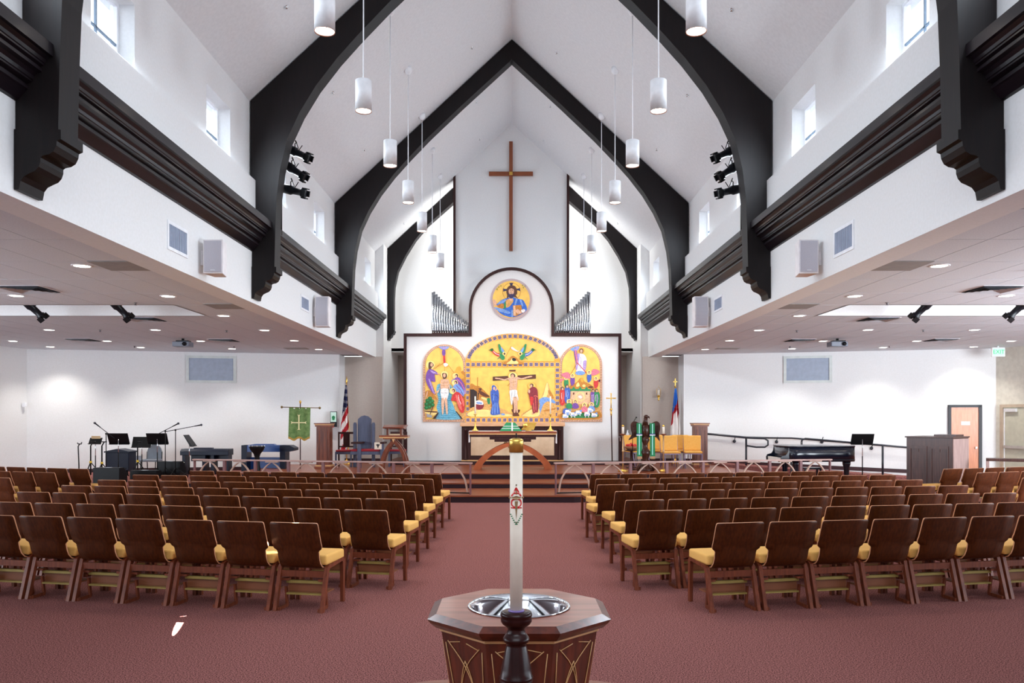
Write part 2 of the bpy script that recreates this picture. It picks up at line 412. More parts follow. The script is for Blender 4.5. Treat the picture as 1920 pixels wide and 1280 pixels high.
# ================================================================== arches, cornices
inner = [(-3.86, 4.26), (-3.845, 4.9), (-3.825, 5.4), (-3.77, 5.85), (-3.65, 6.35), (-3.45, 6.78), (-3.18, 7.22), (-2.84, 7.66), (-2.5, 8.04), (-2.0, 8.56), (-1.2, 9.32), (0, 10.42)]
corb = [(.39, 4.26), (.425, 4.255), (.425, 4.175), (.39, 4.16), (.385, 4.12), (.36, 4.07), (.32, 4.045), (.27, 4.035), (.25, 4.02), (.25, 3.985), (.235, 3.94), (.205, 3.905), (.16, 3.885), (.11, 3.86), (.08, 3.82), (.065, 3.745), (0, 3.745)]
def arch(y, label, base=0, half=4.25, inn=None, chan=False):
    t = thing('timber_arch', label, 'arch', (XC, y, 0), 0, 'dark timber arches of the nave')
    th = .31
    for s in (-1, 1):
        ii = inn or inner
        bz = ii[0][1]
        pts = [(s * abs(p[0]), p[1]) for p in ii]
        out = [(0, 10.9), (s * half, 10.9 - .926 * half)] + ([(s * half, 5.69), (s * 4.165, 5.69), (s * 4.165, 4.79), (s * 4.225, 4.79), (s * 4.225, bz)] if not chan else [(s * half, bz)])
        MB().prism_y(pts + out, 0, th).build('arch_rib', M_dark, t)
        k = .5 if chan else 1
        hf = half if chan else 4.225
        cp = [(s * (half - p[0] * k) if p[0] > .03 else s * hf, bz + (p[1] - 4.26) * (.6 if chan else 1)) for p in corb]
        cp = [(s * hf, bz)] + cp
        MB().prism_y(cp, -.02, th + .02).build('corbel', M_dark, t)
arch(6.84, 'dark timber arch legs and scrolled corbels nearest the camera')
arch(13.04, 'tall dark timber arch with black stage lights behind it')
arch(19.25, 'middle dark timber arch framing the cross panel')
arch(25.6, 'small farthest dark timber arch half hidden behind the cross panel', half=3.98, chan=True,
     inn=[(-3.79, 4.6), (-3.79, 5.6), (-3.77, 6.0), (-3.66, 6.5), (-3.41, 7.0), (-3.1, 7.5), (-2.7, 7.98), (-1.9, 8.68), (-1.2, 9.32), (0, 10.42)])
cp = [(0, 4.51), (.03, 4.52), (.10, 4.60), (.115, 4.61), (.115, 4.635), (.10, 4.64), (.10, 4.655), (.15, 4.67), (.15, 4.685), (.16, 4.69), (.165, 4.72), (.19, 4.745),
      (.235, 4.755), (.235, 4.78), (.215, 4.785), (.215, 4.80), (.25, 4.81), (.25, 4.825), (.26, 4.83), (.27, 4.855), (.30, 4.88), (.33, 4.885), (.33, 4.99), (.07, 5.06), (0, 5.06)]
bays = [(-4, 6.84), (7.15, 13.04), (13.35, 19.25), (19.56, 24.86)]
nm = ['nearest bay', 'second bay, up to the arch with stage lights', 'third bay', 'farthest bay next to the chancel']
for s, sd in ((-1, 'left'), (1, 'right')):
    for (y0, y1), b in zip(bays, nm):
        o = MB().prism_y([(XC + s * (HW - p[0]), p[1]) for p in cp], y0, y1).build('cornice_beam', mat('cornice_wood', (14, 9, 14), .4, c2=(27, 18, 24), scale=3, stretch=(4, .4, 4), coat=.15))
        tag(o, 'dark stepped cornice beam on the %s wall, %s' % (sd, b), 'cornice', 'dark cornice beams')
# ================================================================== REREDOS
YR = 24.0
def cr_(px): return (px - VX) * YR / F
def zr_(py): return H + (VY - py) * YR / F
t = thing('reredos', 'white altar screen wall with round arched top and dark wood edging', 'altar screen', (0, YR, .42))
acx, acz, aR = cr_(959), zr_(581) , 80 * YR / F
def outline(g):     # g = inset
    xl, xr, zt = cr_(757) + g, cr_(1165) - g, zr_(625) - g
    a = [(xl, Z3), (xl, zt), (acx - aR + g, zt)]
    a += [(p[0], p[1]) for p in arc(acx, acz, aR - g, 180, 0, 28)]
    a += [(acx + aR - g, zt), (xr, zt), (xr, Z3)]
    return a
def loc_(pts, z0=.42): return [(p[0], p[1] - z0) for p in pts]
MB().prism_y(loc_(outline(.07)), .03, .55).build('screen_panel', M_wall, t)
o_, i_ = loc_(outline(0)), loc_(outline(.085))
mb = MB()
for k in range(len(o_) - 1):
    q = [o_[k], o_[k + 1], i_[k + 1], i_[k]]
    mb.prism_y(q, -.02, .6, smooth=False)
mb.build('edge_trim', M_trimd, t)
# cross
t = thing('wall_cross', 'tall plain wooden cross hung high on the white gable panel', 'cross', (W(958, 0, 24.7)[0], 24.72, W(0, 470, 24.7)[1]))
hh = 205 * 24.7 / F; cw = .055
MB().box(-cw, cw, -.03, .05, 0, hh).build('upright', wood('cross_wood', (122, 62, 32), (146, 78, 42), .4, 'z', 5, coat=0), t)
mb = MB(); zc_ = (470 - 325.5) * 24.7 / F
mb.box(-.68, .68, -.04, .05, zc_ - .06, zc_ + .06).build('crossbar', wood('cross_wood_bar', (122, 62, 32), (146, 78, 42), .4, 'x', 5, coat=0), t)
MB().box(-.05, .05, -.055, .05, zc_ - .05, zc_ + .05).build('centre_square', M_gold, t)
# ------------------------------------------------------------------ mosaics
PAL = {
 'gold': (240, 196, 92), 'gold2': (220, 164, 54), 'goldl': (248, 218, 136), 'blue': (60, 96, 186), 'bluel': (120, 160, 220), 'bluem': (40, 104, 205),
 'red': (206, 48, 48), 'redl': (232, 110, 100), 'mar': (138, 40, 52), 'skin': (226, 178, 146), 'white': (236, 234, 232), 'brown': (96, 48, 28), 'dbrown': (44, 26, 22),
 'green': (40, 140, 84), 'dgreen': (24, 100, 40), 'violet': (118, 72, 160), 'violetl': (176, 148, 206), 'pink': (224, 120, 140), 'tan': (220, 168, 96), 'ochre': (196, 128, 44),
 'water': (110, 180, 206), 'waterd': (60, 140, 176), 'grey': (150, 150, 160), 'bord': (196, 150, 120), 'bordp': (222, 190, 176), 'navy': (70, 74, 130), 'navyb': (34, 40, 90), 'peach': (236, 190, 150), 'hair': (86, 50, 34), 'black': (24, 24, 36)}
def pm(c):
    if c in ('gold', 'gold2', 'goldl'):
        a = PAL[c]; return mat('mosaic_' + c, tuple(v * .97 for v in a), .45, .0, c2=tuple(min(255, v * 1.06) for v in a), scale=5, detail=6)
    a = PAL[c]; return mat('mosaic_' + c, tuple(v * .9 for v in a), .55, c2=tuple(min(255, v * 1.08) for v in a), scale=30)
class Art:
    """flat tesserae shapes: coordinates measured on a drawing (u,v), set out on the wall plane as real coloured pieces"""
    def __init__(s, ox, oy, k, Y=YR): s.ox, s.oy, s.k, s.Y = ox, oy, k, Y; s.mb = MB(); s.cols = []; s.lay = 0
    def P(s, u, v): return W(s.ox + u / s.k, s.oy + v / s.k, s.Y)
    def c(s, col):
        if col not in s.cols: s.cols.append(col)
        return s.cols.index(col)
    def poly(s, pts, col, sm=3):
        if sm: pts = smooth_curve(pts, sm, True)
        q = [s.P(*p) for p in pts]; s.lay += 1; y = -.006 - .0006 * s.lay
        a = sum(q[i][0] * q[(i + 1) % len(q)][1] - q[(i + 1) % len(q)][0] * q[i][1] for i in range(len(q)))
        if a < 0: q = q[::-1]
        s.mb.add([(x, y, z) for x, z in q], [list(range(len(q)))], s.c(col)); return s
    def raw(s, pts, col): return s.poly(pts, col, 0)
    def ell(s, u, v, ru, rv, col, n=14): return s.poly([(u + ru * math.cos(2 * math.pi * i / n), v + rv * math.sin(2 * math.pi * i / n)) for i in range(n)], col, 0)
    def line(s, pts, w_, col):
        for a, b in zip(pts[:-1], pts[1:]):
            dx, dy = b[0] - a[0], b[1] - a[1]; l = math.hypot(dx, dy) or 1; nx, ny = -dy / l * w_ / 2, dx / l * w_ / 2
            s.raw([(a[0] + nx, a[1] + ny), (b[0] + nx, b[1] + ny), (b[0] - nx, b[1] - ny), (a[0] - nx, a[1] - ny)], col)
        return s
    def done(s, name, parent):
        o = s.mb.build(name, [pm(c) for c in s.cols], parent); o.location = (0, s.Y - parent.location.y, -parent.location.z) if parent else (0, s.Y, 0)
        if parent: o.location.x = -parent.location.x
        s.mb = MB(); s.cols = []; return o
def arch_pts(x0, x1, z0, zs, n=24):
    r = (x1 - x0) / 2; return [(x0, z0)] + [(p[0], p[1]) for p in arc((x0 + x1) / 2, zs, r, 180, 0, n)] + [(x1, z0)]
def side_mosaic(label, px0, px1, pyt, pyb, name):
    x0, z0 = W(px0, pyb, YR); x1 = W(px1, 0, YR)[0]; r = (x1 - x0) / 2; zs = W(0, pyt, YR)[1] - r
    t = thing(name, label, 'mosaic', ((x0 + x1) / 2, YR - .015, z0))
    cx = (x0 + x1) / 2
    A = arch_pts(x0 - cx, x1 - cx, 0, zs - z0); w_ = .075
    MB().prism_y(A, -.01, .045).build('border', pm('bord'), t)
    B = arch_pts(x0 - cx + w_, x1 - cx - w_, w_, zs - z0)
    MB().prism_y(B, -.02, .04).build('gold_ground', pm('gold'), t)
    # beads along the border
    mb = MB(); path = arch_pts(x0 - cx + w_ / 2, x1 - cx - w_ / 2, w_ / 2, zs - z0, 48)
    path = path + [path[0]]; acc = 0
    for a, b in zip(path[:-1], path[1:]):
        l = math.hypot(b[0] - a[0], b[1] - a[1]); d = .05 - acc
        while d < l:
            x, z = a[0] + (b[0] - a[0]) * d / l, a[1] + (b[1] - a[1]) * d / l
            mb.prism_y([(x - .017, z), (x, z - .017), (x + .017, z), (x, z + .017)], -.016, -.009); d += .075
        acc = l - (d - .075)
    o = mb.build('border_beads', pm('bordp'), t); o['kind'] = 'stuff'
    return t
# left panel : river scene
tl = side_mosaic('arched gold mosaic of figures at a blue river, left of the crucifixion', 793, 873.5, 645.5, 790.5, 'mosaic_panel')
A = Art(780, 630, 7.527, YR - .035)
A.poly([(130, 830), (230, 780), (320, 880), (270, 1000), (150, 1160), (130, 1165)], 'tan'); A.poly([(135, 780), (200, 770), (300, 880), (290, 900), (190, 850), (140, 850)], 'ochre')
A.poly([(130, 1040), (300, 1060), (320, 1080), (240, 1120), (130, 1080)], 'goldl'); A.poly([(130, 1050), (300, 1062), (290, 1080), (130, 1066)], 'brown')
A.poly([(540, 960), (690, 1000), (690, 1165), (620, 1165), (560, 1060)], 'tan'); A.poly([(600, 540), (690, 520), (690, 1000), (620, 960), (580, 700)], 'ochre')
A.poly([(560, 480), (575, 440), (620, 425), (640, 460), (640, 520), (688, 570), (600, 620), (540, 540)], 'gold2'); A.poly([(500, 640), (560, 600), (690, 700), (690, 820), (560, 760)], 'violetl')
A.done('rocky_ground', tl)
A.poly([(300, 690), (340, 670), (400, 660), (480, 680), (520, 740), (510, 800), (500, 900), (530, 980), (560, 1060), (640, 1168), (275, 1168), (310, 1080), (290, 1000), (320, 900), (290, 780)], 'water')
for i in range(15):
    v = 720 + i * 30; A.line([(300 - (i > 10) * 10, v), (350, v + 12), (420, v + 2), (500, v + 14)] if i < 11 else [(310, v), (400, v + 10), (520, v), (570, v + 12)], 6, 'waterd')
A.done('river', tl)
A.ell(205, 410, 62, 62, 'goldl'); A.poly([(180, 380), (210, 365), (245, 390), (250, 420), (225, 440), (210, 470), (180, 465)], 'hair'); A.ell(222, 405, 18, 26, 'skin')
A.poly([(185, 470), (240, 475), (310, 520), (300, 545), (265, 540), (275, 640), (240, 640), (215, 640), (250, 740), (275, 820), (235, 800), (180, 720), (140, 620), (150, 520)], 'violet')
A.poly([(200, 480), (250, 500), (300, 525), (240, 525)], 'violetl'); A.poly([(180, 620), (200, 620), (255, 790), (240, 790)], 'violetl'); A.line([(300, 525), (345, 540)], 12, 'skin'); A.line([(165, 780), (150, 850)], 16, 'skin'); A.line([(260, 810), (320, 770)], 12, 'skin')
A.done('purple_robed_figure', tl)
A.ell(405, 545, 52, 52, 'goldl'); A.poly([(370, 540), (390, 520), (430, 530), (440, 570), (420, 600), (385, 600)], 'hair'); A.ell(402, 555, 20, 28, 'skin')
A.poly([(350, 620), (380, 608), (430, 605), (465, 625), (480, 720), (470, 760), (455, 700), (450, 760), (355, 760), (350, 700), (320, 790), (290, 810), (340, 720)], 'skin')
A.poly([(350, 750), (460, 750), (455, 850), (430, 900), (370, 900)], 'white'); A.poly([(360, 890), (400, 890), (390, 1080), (370, 1090)], 'skin'); A.poly([(405, 890), (440, 890), (450, 1080), (430, 1090)], 'skin'); A.line([(360, 660), (450, 660)], 4, 'ochre')
A.line([(362, 700), (446, 700)], 4, 'ochre'); A.line([(355, 800), (450, 800)], 5, 'grey')
A.done('standing_figure', tl)
for (u, v, c1, c2) in ((570, 565, 'violet', 'pink'), (560, 660, 'bluel', 'violet'), (528, 775, 'red', 'redl')):
    A.ell(u - 10, v, 44, 44, 'goldl'); A.ell(u + 4, v - 4, 22, 28, 'hair'); A.ell(u - 2, v + 4, 13, 20, 'skin')
    if c1 == 'red':
        A.poly([(545, 800), (600, 790), (660, 850), (688, 940), (680, 1060), (640, 1080), (600, 1010), (570, 920), (500, 910), (510, 860)], 'red'); A.poly([(560, 820), (620, 900), (650, 1040), (620, 1020), (580, 920)], 'redl'); A.poly([(630, 830), (680, 920), (670, 990)], 'redl'); A.line([(600, 830), (610, 900), (640, 960)], 7, 'white')
    else: A.poly([(u - 20, v + 30), (u + 40, v + 20), (u + 110, v + 110), (u + 115, v + 190), (u + 60, v + 150), (u - 30, v + 90)], c1); A.line([(u + 10, v + 40), (u + 70, v + 100), (u + 110, v + 180)], 10, c2)
    A.done('kneeling_figure', tl)
for (u, v) in ((150, 960), (165, 910), (200, 880), (230, 920), (235, 970), (190, 1000), (150, 1010), (200, 940)): A.ell(u, v, 32, 30, 'dgreen', 7); A.ell(u + 6, v - 6, 16, 14, 'green', 5)
A.line([(245, 990), (200, 1110)], 10, 'dbrown'); A.poly([(150, 1090), (230, 1120), (225, 1150), (160, 1140)], 'grey', 0)
A.poly([(235, 1165), (305, 1080), (330, 1078), (275, 1168)], 'dbrown', 0); A.poly([(640, 1168), (560, 1060), (575, 1060), (665, 1168)], 'dbrown', 0)
A.done('bush', tl)
A.poly([(325, 155), (400, 148), (470, 155), (430, 190), (370, 190)], 'bluel'); A.poly([(345, 160), (450, 160), (400, 185)], 'violetl')
A.line([(395, 195), (405, 385)], 30, 'red'); A.poly([(375, 200), (415, 200), (415, 270), (375, 270)], 'violet'); A.line([(400, 375), (320, 425), (290, 440)], 7, 'ochre'); A.line([(430, 375), (540, 520)], 7, 'ochre')
A.line([(405, 420), (405, 500)], 5, 'ochre'); A.poly([(390, 395), (420, 380), (455, 400), (440, 425), (410, 430)], 'white'); A.line([(270, 460), (345, 390)], 9, 'ochre')
A.done('dove_and_rays', tl)
# right panel : shepherd scene
tr = side_mosaic('arched gold mosaic of a robed figure above winged figures and sheep, right of the crucifixion', 1049, 1129, 645.5, 790.5, 'mosaic_panel')
A = Art(1035, 630, 7.527, YR - .035)
A.poly([(115, 1000), (250, 960), (540, 960), (660, 1010), (662, 1165), (115, 1165)], 'tan'); A.poly([(115, 1100), (300, 1060), (520, 1090), (662, 1060), (662, 1165), (115, 1165)], 'ochre'); A.poly([(150, 1120), (400, 1080), (640, 1100), (600, 1150), (200, 1150)], 'green')
A.poly([(265, 750), (540, 750), (535, 960), (265, 960)], 'peach', 0); A.poly([(238, 720), (280, 680), (350, 650), (400, 590), (440, 600), (460, 640), (540, 680), (590, 720), (580, 745), (500, 735), (250, 745)], 'ochre')
A.poly([(340, 690), (370, 650), (390, 700), (350, 715)], 'goldl'); A.ell(450, 700, 24, 20, 'goldl'); A.ell(545, 720, 36, 15, 'brown'); A.poly([(400, 600), (440, 590), (440, 650), (410, 640)], 'gold2')
for u in (305, 397, 488): A.raw([(u - 24, 745), (u, 710), (u + 24, 745)], 'green'); A.raw([(u - 9, 795), (u + 9, 795), (u + 9, 825), (u - 9, 825)], 'brown')
A.raw([(255, 745), (545, 745), (545, 775), (255, 775)], 'green'); A.ell(397, 855, 66, 66, 'goldl', 20); A.ell(397, 855, 54, 54, 'peach', 20); A.poly([(370, 850), (400, 835), (425, 860), (400, 880)], 'white')
A.done('house_and_meadow', tr)
A.poly([(258, 185), (330, 150), (385, 150), (370, 190), (310, 215)], 'bluel'); A.poly([(300, 200), (350, 160), (375, 165), (330, 205)], 'violetl')
A.ell(415, 208, 45, 45, 'gold2'); A.ell(413, 208, 28, 34, 'brown'); A.ell(413, 212, 17, 24, 'skin')
A.poly([(360, 260), (400, 245), (450, 260), (480, 300), (488, 360), (470, 480), (440, 510), (350, 510), (330, 400), (340, 300)], 'white'); A.poly([(345, 270), (390, 250), (370, 400), (345, 490), (330, 400)], 'violetl'); A.poly([(440, 360), (485, 350), (475, 470), (440, 480)], 'violetl')
A.poly([(330, 510), (390, 490), (465, 510), (440, 545), (350, 545)], 'bluel'); A.poly([(310, 215), (350, 215), (360, 380), (335, 370)], 'violet'); A.line([(330, 200), (355, 375)], 17, 'pink'); A.line([(355, 375), (250, 565)], 9, 'ochre'); A.line([(355, 375), (485, 520)], 10, 'red')
A.line([(400, 290), (410, 340), (400, 470)], 6, 'violetl')
A.done('robed_figure_in_glory', tr)
for (u, v, c1, wg) in ((200, 590, 'green', 1), (288, 560, 'violet', 0), (522, 515, 'blue', 0), (618, 600, 'red', 1)):
    sgn = -1 if u < 400 else 1
    A.poly([(u + sgn * 20, v + 20), (u + sgn * 60, v - 50 if not wg else v + 10), (min(660, max(115, u + sgn * 150)), v - 30 if not wg else v + 20), (min(660, max(115, u + sgn * 140)), v + 10 if not wg else v + 60), (u + sgn * 60, v + 40)], 'pink')
    A.poly([(u - 20, v + 20), (u + 25, v + 20), (u + 30, v + 100), (u - 10, v + 140), (u - 30, v + 80)], c1); A.ell(u, v, 32, 32, 'goldl'); A.ell(u, v, 15, 20, 'hair'); A.ell(u, v + 4, 10, 14, 'skin')
    A.done('winged_figure', tr)
for (u, v, c1, c2) in ((150, 850, 'red', 'redl'), (215, 820, 'blue', 'bluel'), (580, 880, 'violet', 'violetl'), (632, 880, 'green', 'violetl')):
    A.poly([(u - 34, v - 90), (u + 30, v - 90), (u + 42, v), (u + 30, v + 100), (u - 10, v + 130), (u - 40, v + 80), (u - 34, v)], c1); A.line([(u, v - 60), (u + 12, v), (u - 6, v + 90)], 12, c2); A.line([(u - 18, v - 50), (u - 14, v + 40)], 6, 'white'); A.ell(u - 4, v - 112, 20, 26, 'hair'); A.ell(u - 2, v - 106, 12, 18, 'skin'); A.done('standing_robed_figure', tr)
for (u, v, c1) in ((240, 925, 'green'), (327, 925, 'violet'), (455, 972, 'pink'), (555, 965, 'bluel'), (195, 1000, 'blue')):
    if c1 != 'blue': A.ell(u, v, 36, 36, 'goldl'); A.ell(u, v, 17, 22, 'hair'); A.ell(u, v + 4, 11, 15, 'skin')
    A.poly([(u - 30, v + 26), (u + 25, v + 24), (u + 50, v + 80), (u, v + 100), (u - 45, v + 80)], c1); A.done('seated_figure', tr)
for (u, v, l) in ((220, 1070, 1), (185, 1130, 0), (295, 1105, 1), (370, 1080, 1), (490, 1100, 1), (535, 1045, 1), (590, 1115, 0)):
    A.poly([(u - 35, v - 8), (u - 30, v - 30), (u + 20, v - 28), (u + 42, v - 10), (u + 38, v + 20), (u - 34, v + 24)], 'white'); A.ell(u + 34, v - 26, 17, 15, 'bluel', 8)
    if l:
        for d in (-24, 22): A.line([(u + d, v + 10), (u + d + 2, v + 46)], 10, 'white')
    A.poly([(u - 20, v + 8), (u + 24, v + 6), (u + 20, v + 18), (u - 20, v + 20)], 'bluel'); A.done('sheep', tr)
# centre panel
x0, zb = W(872.5, 792, YR); x1, zm = W(1050, 684, YR); ztop = W(0, 626.5, YR)[1]
cxm = (x0 + x1) / 2
tc = thing('mosaic_panel', 'large gold mosaic of the crucifixion with an arched top of two flying figures', 'mosaic', (cxm, YR - .02, zb))
hw_ = (x1 - x0) / 2; zsq = W(0, 681, YR)[1] - zb; rz = ztop - zb - zsq + .02
big = [(-hw_, 0), (-hw_, zsq)] + [(hw_ * math.cos(R(a)), zsq + (rz) * math.sin(R(a))) for a in range(176, 0, -6)] + [(hw_, zsq), (hw_, 0)]
MB().prism_y(big, -.01, .05).build('border', pm('gold2'), tc)
bw = .16
ra = [(-(hw_ - bw) + .02, zsq + .06)] + [((hw_ - bw) * math.cos(R(a)), zsq + .06 + (rz - bw - .06) * math.sin(R(a))) for a in range(176, 2, -6)] + [((hw_ - bw) - .02, zsq + .06)]
mb = MB().prism_y(ra, -.02, .045); mb.prism_y([(-hw_ + bw, bw), (hw_ - bw, bw), (hw_ - bw, zsq - .13), (-hw_ + bw, zsq - .13)], -.02, .045)
mb.build('gold_ground', pm('gold'), tc)
mbs = MB()
def sq(x, z, a=0):
    for (s_, mi, d) in ((.062, 0, -.014), (.05, 1, -.018)):
        q = [(x + s_ * (math.cos(a + R(45 + 90 * k))) * 1.25, z + s_ * math.sin(a + R(45 + 90 * k)) * 1.25) for k in range(4)]; mbs.prism_y(q, d, -.008, mi)
    for k in range(4):
        q = [(x + .022 * math.cos(a + R(90 * k)) + dx, z + .022 * math.sin(a + R(90 * k)) + dz) for dx, dz in ((-.006, -.006), (.006, -.006), (.006, .006), (-.006, .006))]; mbs.prism_y(q, -.022, -.012, 2)
n = 18
for i in range(n):
    x = -hw_ + .08 + (2 * hw_ - .16) * i / (n - 1); sq(x, .08)
    if 0 < i < n - 1: sq(x, zsq - .035)
for i in range(1, 11): 
    for sx in (-1, 1): sq(sx * (hw_ - .08), .08 + (zsq - .115) * i / 10)
for i in range(24):
    a = R(12 + 156 * i / 23); sq((hw_ - .085) * math.cos(a), zsq + .03 + (rz - .11) * math.sin(a), a)
o = mbs.build('border_squares', [pm('bordp'), pm('navy'), pm('gold')], tc); o['kind'] = 'stuff'
A = Art(870, 620, 7.111, YR - .04)
A.poly([(80, 725), (160, 735), (220, 750), (345, 880), (300, 900), (380, 990), (350, 1060), (82, 1110)], 'ochre'); A.poly([(80, 780), (130, 780), (200, 830), (185, 950), (130, 1020), (80, 1030)], 'dbrown', 0); A.poly([(200, 790), (340, 870), (280, 880), (210, 840)], 'brown'); A.poly([(190, 770), (235, 765), (225, 800)], 'brown')
A.poly([(220, 900), (290, 890), (350, 950), (345, 1010), (250, 1040), (230, 960)], 'tan'); A.poly([(240, 880), (340, 920), (330, 935), (240, 905)], 'goldl'); A.poly([(305, 905), (345, 900), (345, 975), (318, 970)], 'green')
A.poly([(80, 1040), (200, 1000), (330, 1010), (480, 1030), (600, 1080), (640, 1140), (82, 1140)], 'tan'); A.poly([(82, 1080), (230, 1050), (350, 1060), (420, 1100), (600, 1110), (610, 1140), (82, 1140)], 'goldl')
A.poly([(760, 1140), (900, 1030), (1000, 960), (1060, 820), (1110, 680), (1160, 820), (1205, 900), (1208, 1140)], 'tan'); A.poly([(1060, 850), (1105, 690), (1125, 780), (1100, 880), (1040, 900)], 'goldl'); A.poly([(1120, 800), (1150, 800), (1200, 895), (1160, 890)], 'ochre')
A.poly([(1000, 920), (1060, 885), (1120, 890), (1208, 930), (1208, 970), (1120, 940), (1060, 980), (1030, 1060), (1000, 1138), (1000, 1060), (1010, 980)], 'bluel'); A.poly([(1040, 1130), (1080, 1040), (1208, 1010), (1208, 1138)], 'tan'); A.poly([(1060, 1060), (1208, 1030), (1208, 1050), (1090, 1075)], 'ochre')
A.poly([(800, 1110), (900, 1050), (1000, 1040), (990, 1138), (780, 1138)], 'goldl'); A.line([(770, 1130), (900, 1030)], 6, 'ochre')
A.done('rocky_hills', tc)
A.ell(205, 990, 62, 62, 'mar', 18); A.poly([(155, 940), (200, 925), (250, 945), (252, 985), (160, 975)], 'white'); A.poly([(170, 950), (235, 955), (235, 975), (175, 970)], 'bluel'); A.line([(182, 620), (178, 915)], 8, 'ochre')
A.done('manger', tc)
A.raw([(384, 612), (958, 582), (958, 638), (384, 666)], 'dbrown'); A.raw([(392, 620), (950, 590), (950, 632), (392, 658)], 'brown'); A.raw([(604, 522), (688, 520), (688, 540), (604, 542)], 'brown'); A.raw([(650, 880), (712, 880), (712, 1138), (650, 1138)], 'brown')
A.raw([(632, 1045), (750, 1050), (740, 1085), (722, 1095), (740, 1138), (650, 1138), (660, 1095), (640, 1080)], 'brown')
A.done('painted_cross', tc)
A.ell(651, 600, 66, 56, 'gold2'); A.ell(651, 600, 58, 48, 'goldl'); A.poly([(622, 580), (650, 565), (680, 585), (682, 615), (655, 632), (625, 615)], 'hair'); A.ell(648, 602, 20, 24, 'skin')
A.poly([(598, 625), (650, 620), (708, 615), (770, 630), (860, 605), (905, 602), (905, 614), (860, 625), (790, 645), (718, 648), (712, 700), (700, 780), (705, 800), (612, 800), (610, 700), (590, 650), (540, 662), (470, 645), (420, 640), (420, 624), (480, 632), (540, 644)], 'skin')
A.poly([(612, 795), (700, 790), (712, 840), (725, 900), (720, 930), (700, 885), (660, 890), (640, 990), (620, 940), (612, 860)], 'white'); A.line([(640, 810), (632, 930)], 5, 'grey'); A.line([(680, 800), (670, 880)], 5, 'grey')
A.poly([(650, 895), (680, 890), (690, 1000), (685, 1085), (665, 1085), (665, 1000)], 'skin'); A.poly([(685, 890), (712, 890), (712, 1000), (718, 1085), (700, 1085), (692, 1000)], 'skin'); A.line([(612, 700), (580, 735)], 6, 'ochre'); A.line([(630, 680), (690, 678)], 4, 'tan'); A.line([(640, 720), (690, 715)], 4, 'tan'); A.line([(660, 640), (662, 780)], 4, 'tan')
A.done('crucified_figure', tc)
A.ell(402, 755, 56, 50, 'gold2'); A.ell(402, 755, 50, 44, 'gold')
A.poly([(372, 735), (400, 725), (425, 745), (440, 780), (460, 800), (468, 900), (462, 960), (480, 1090), (470, 1115), (355, 1115), (375, 1000), (358, 900), (355, 810), (370, 790)], 'blue'); A.ell(402, 768, 15, 22, 'skin'); A.line([(440, 765), (420, 800)], 14, 'skin')
for a, b in (((390, 980), (380, 1105)), ((415, 960), (412, 1105)), ((440, 960), (450, 1100)), ((400, 840), (395, 930))): A.line([a, b], 10, 'bluel')
A.line([(375, 850), (440, 860), (460, 900)], 5, 'navyb'); A.poly([(490, 1105), (530, 1100), (550, 1120), (510, 1125)], 'bluel')
A.done('blue_robed_woman', tc)
A.ell(905, 738, 56, 52, 'gold2'); A.ell(905, 738, 50, 46, 'gold'); A.ell(900, 728, 26, 26, 'hair'); A.ell(894, 736, 16, 22, 'skin')
A.poly([(880, 765), (930, 745), (975, 780), (985, 860), (992, 960), (985, 1080), (960, 1085), (920, 1100), (905, 1000), (880, 930), (862, 850), (850, 820)], 'mar'); A.poly([(878, 880), (925, 890), (920, 960), (895, 1000), (880, 930)], 'red'); A.ell(868, 806, 14, 26, 'skin')
A.line([(930, 870), (960, 865), (985, 885)], 10, 'redl'); A.line([(925, 960), (935, 1080)], 9, 'redl'); A.line([(950, 880), (960, 1060)], 7, 'redl'); A.line([(915, 1090), (916, 1115)], 16, 'skin')
A.done('red_robed_man', tc)
def angel(sx, c1):
    f = lambda u, v: (u, v) if sx > 0 else (1290 - u, v)
    P = lambda L_: [f(*p) for p in L_]
    A.poly(P([(455, 188), (480, 182), (500, 230), (540, 270), (520, 300), (480, 290)]), 'green'); A.poly(P([(490, 215), (530, 260), (535, 290), (505, 280)]), 'bluel')
    A.poly(P([(350, 250), (385, 235), (400, 265), (440, 295), (480, 305), (485, 340), (440, 335), (395, 305)]), c1); A.line(P([(390, 275), (430, 310), (475, 325)]), 7, 'white'); A.poly(P([(345, 255), (375, 235), (395, 255), (370, 275)]), 'dgreen')
    A.poly(P([(475, 300), (530, 330), (545, 370), (515, 392), (485, 360)]), 'green'); A.ell(*f(540, 305), 26, 26, 'goldl'); A.ell(*f(540, 308), 13, 15, 'hair'); A.line(P([(330, 262), (380, 240)]), 7, 'dgreen'); A.line(P([(445, 380), (480, 350)]), 9, 'green')
angel(1, 'red'); A.done('flying_figure', tc); angel(-1, 'blue'); A.done('flying_figure', tc)
A.poly([(520, 445), (580, 400), (620, 350), (660, 335), (710, 370), (740, 410), (795, 445)], 'ochre'); A.poly([(570, 440), (620, 400), (640, 365), (650, 400), (700, 400), (720, 440)], 'goldl'); A.poly([(640, 385), (655, 362), (690, 375), (690, 400), (660, 405)], 'black'); A.line([(632, 205), (560, 340)], 6, 'ochre'); A.poly([(640, 215), (670, 235), (715, 270), (735, 262), (720, 282), (640, 250), (628, 225)], 'white')
A.done('hill_and_banner', tc)
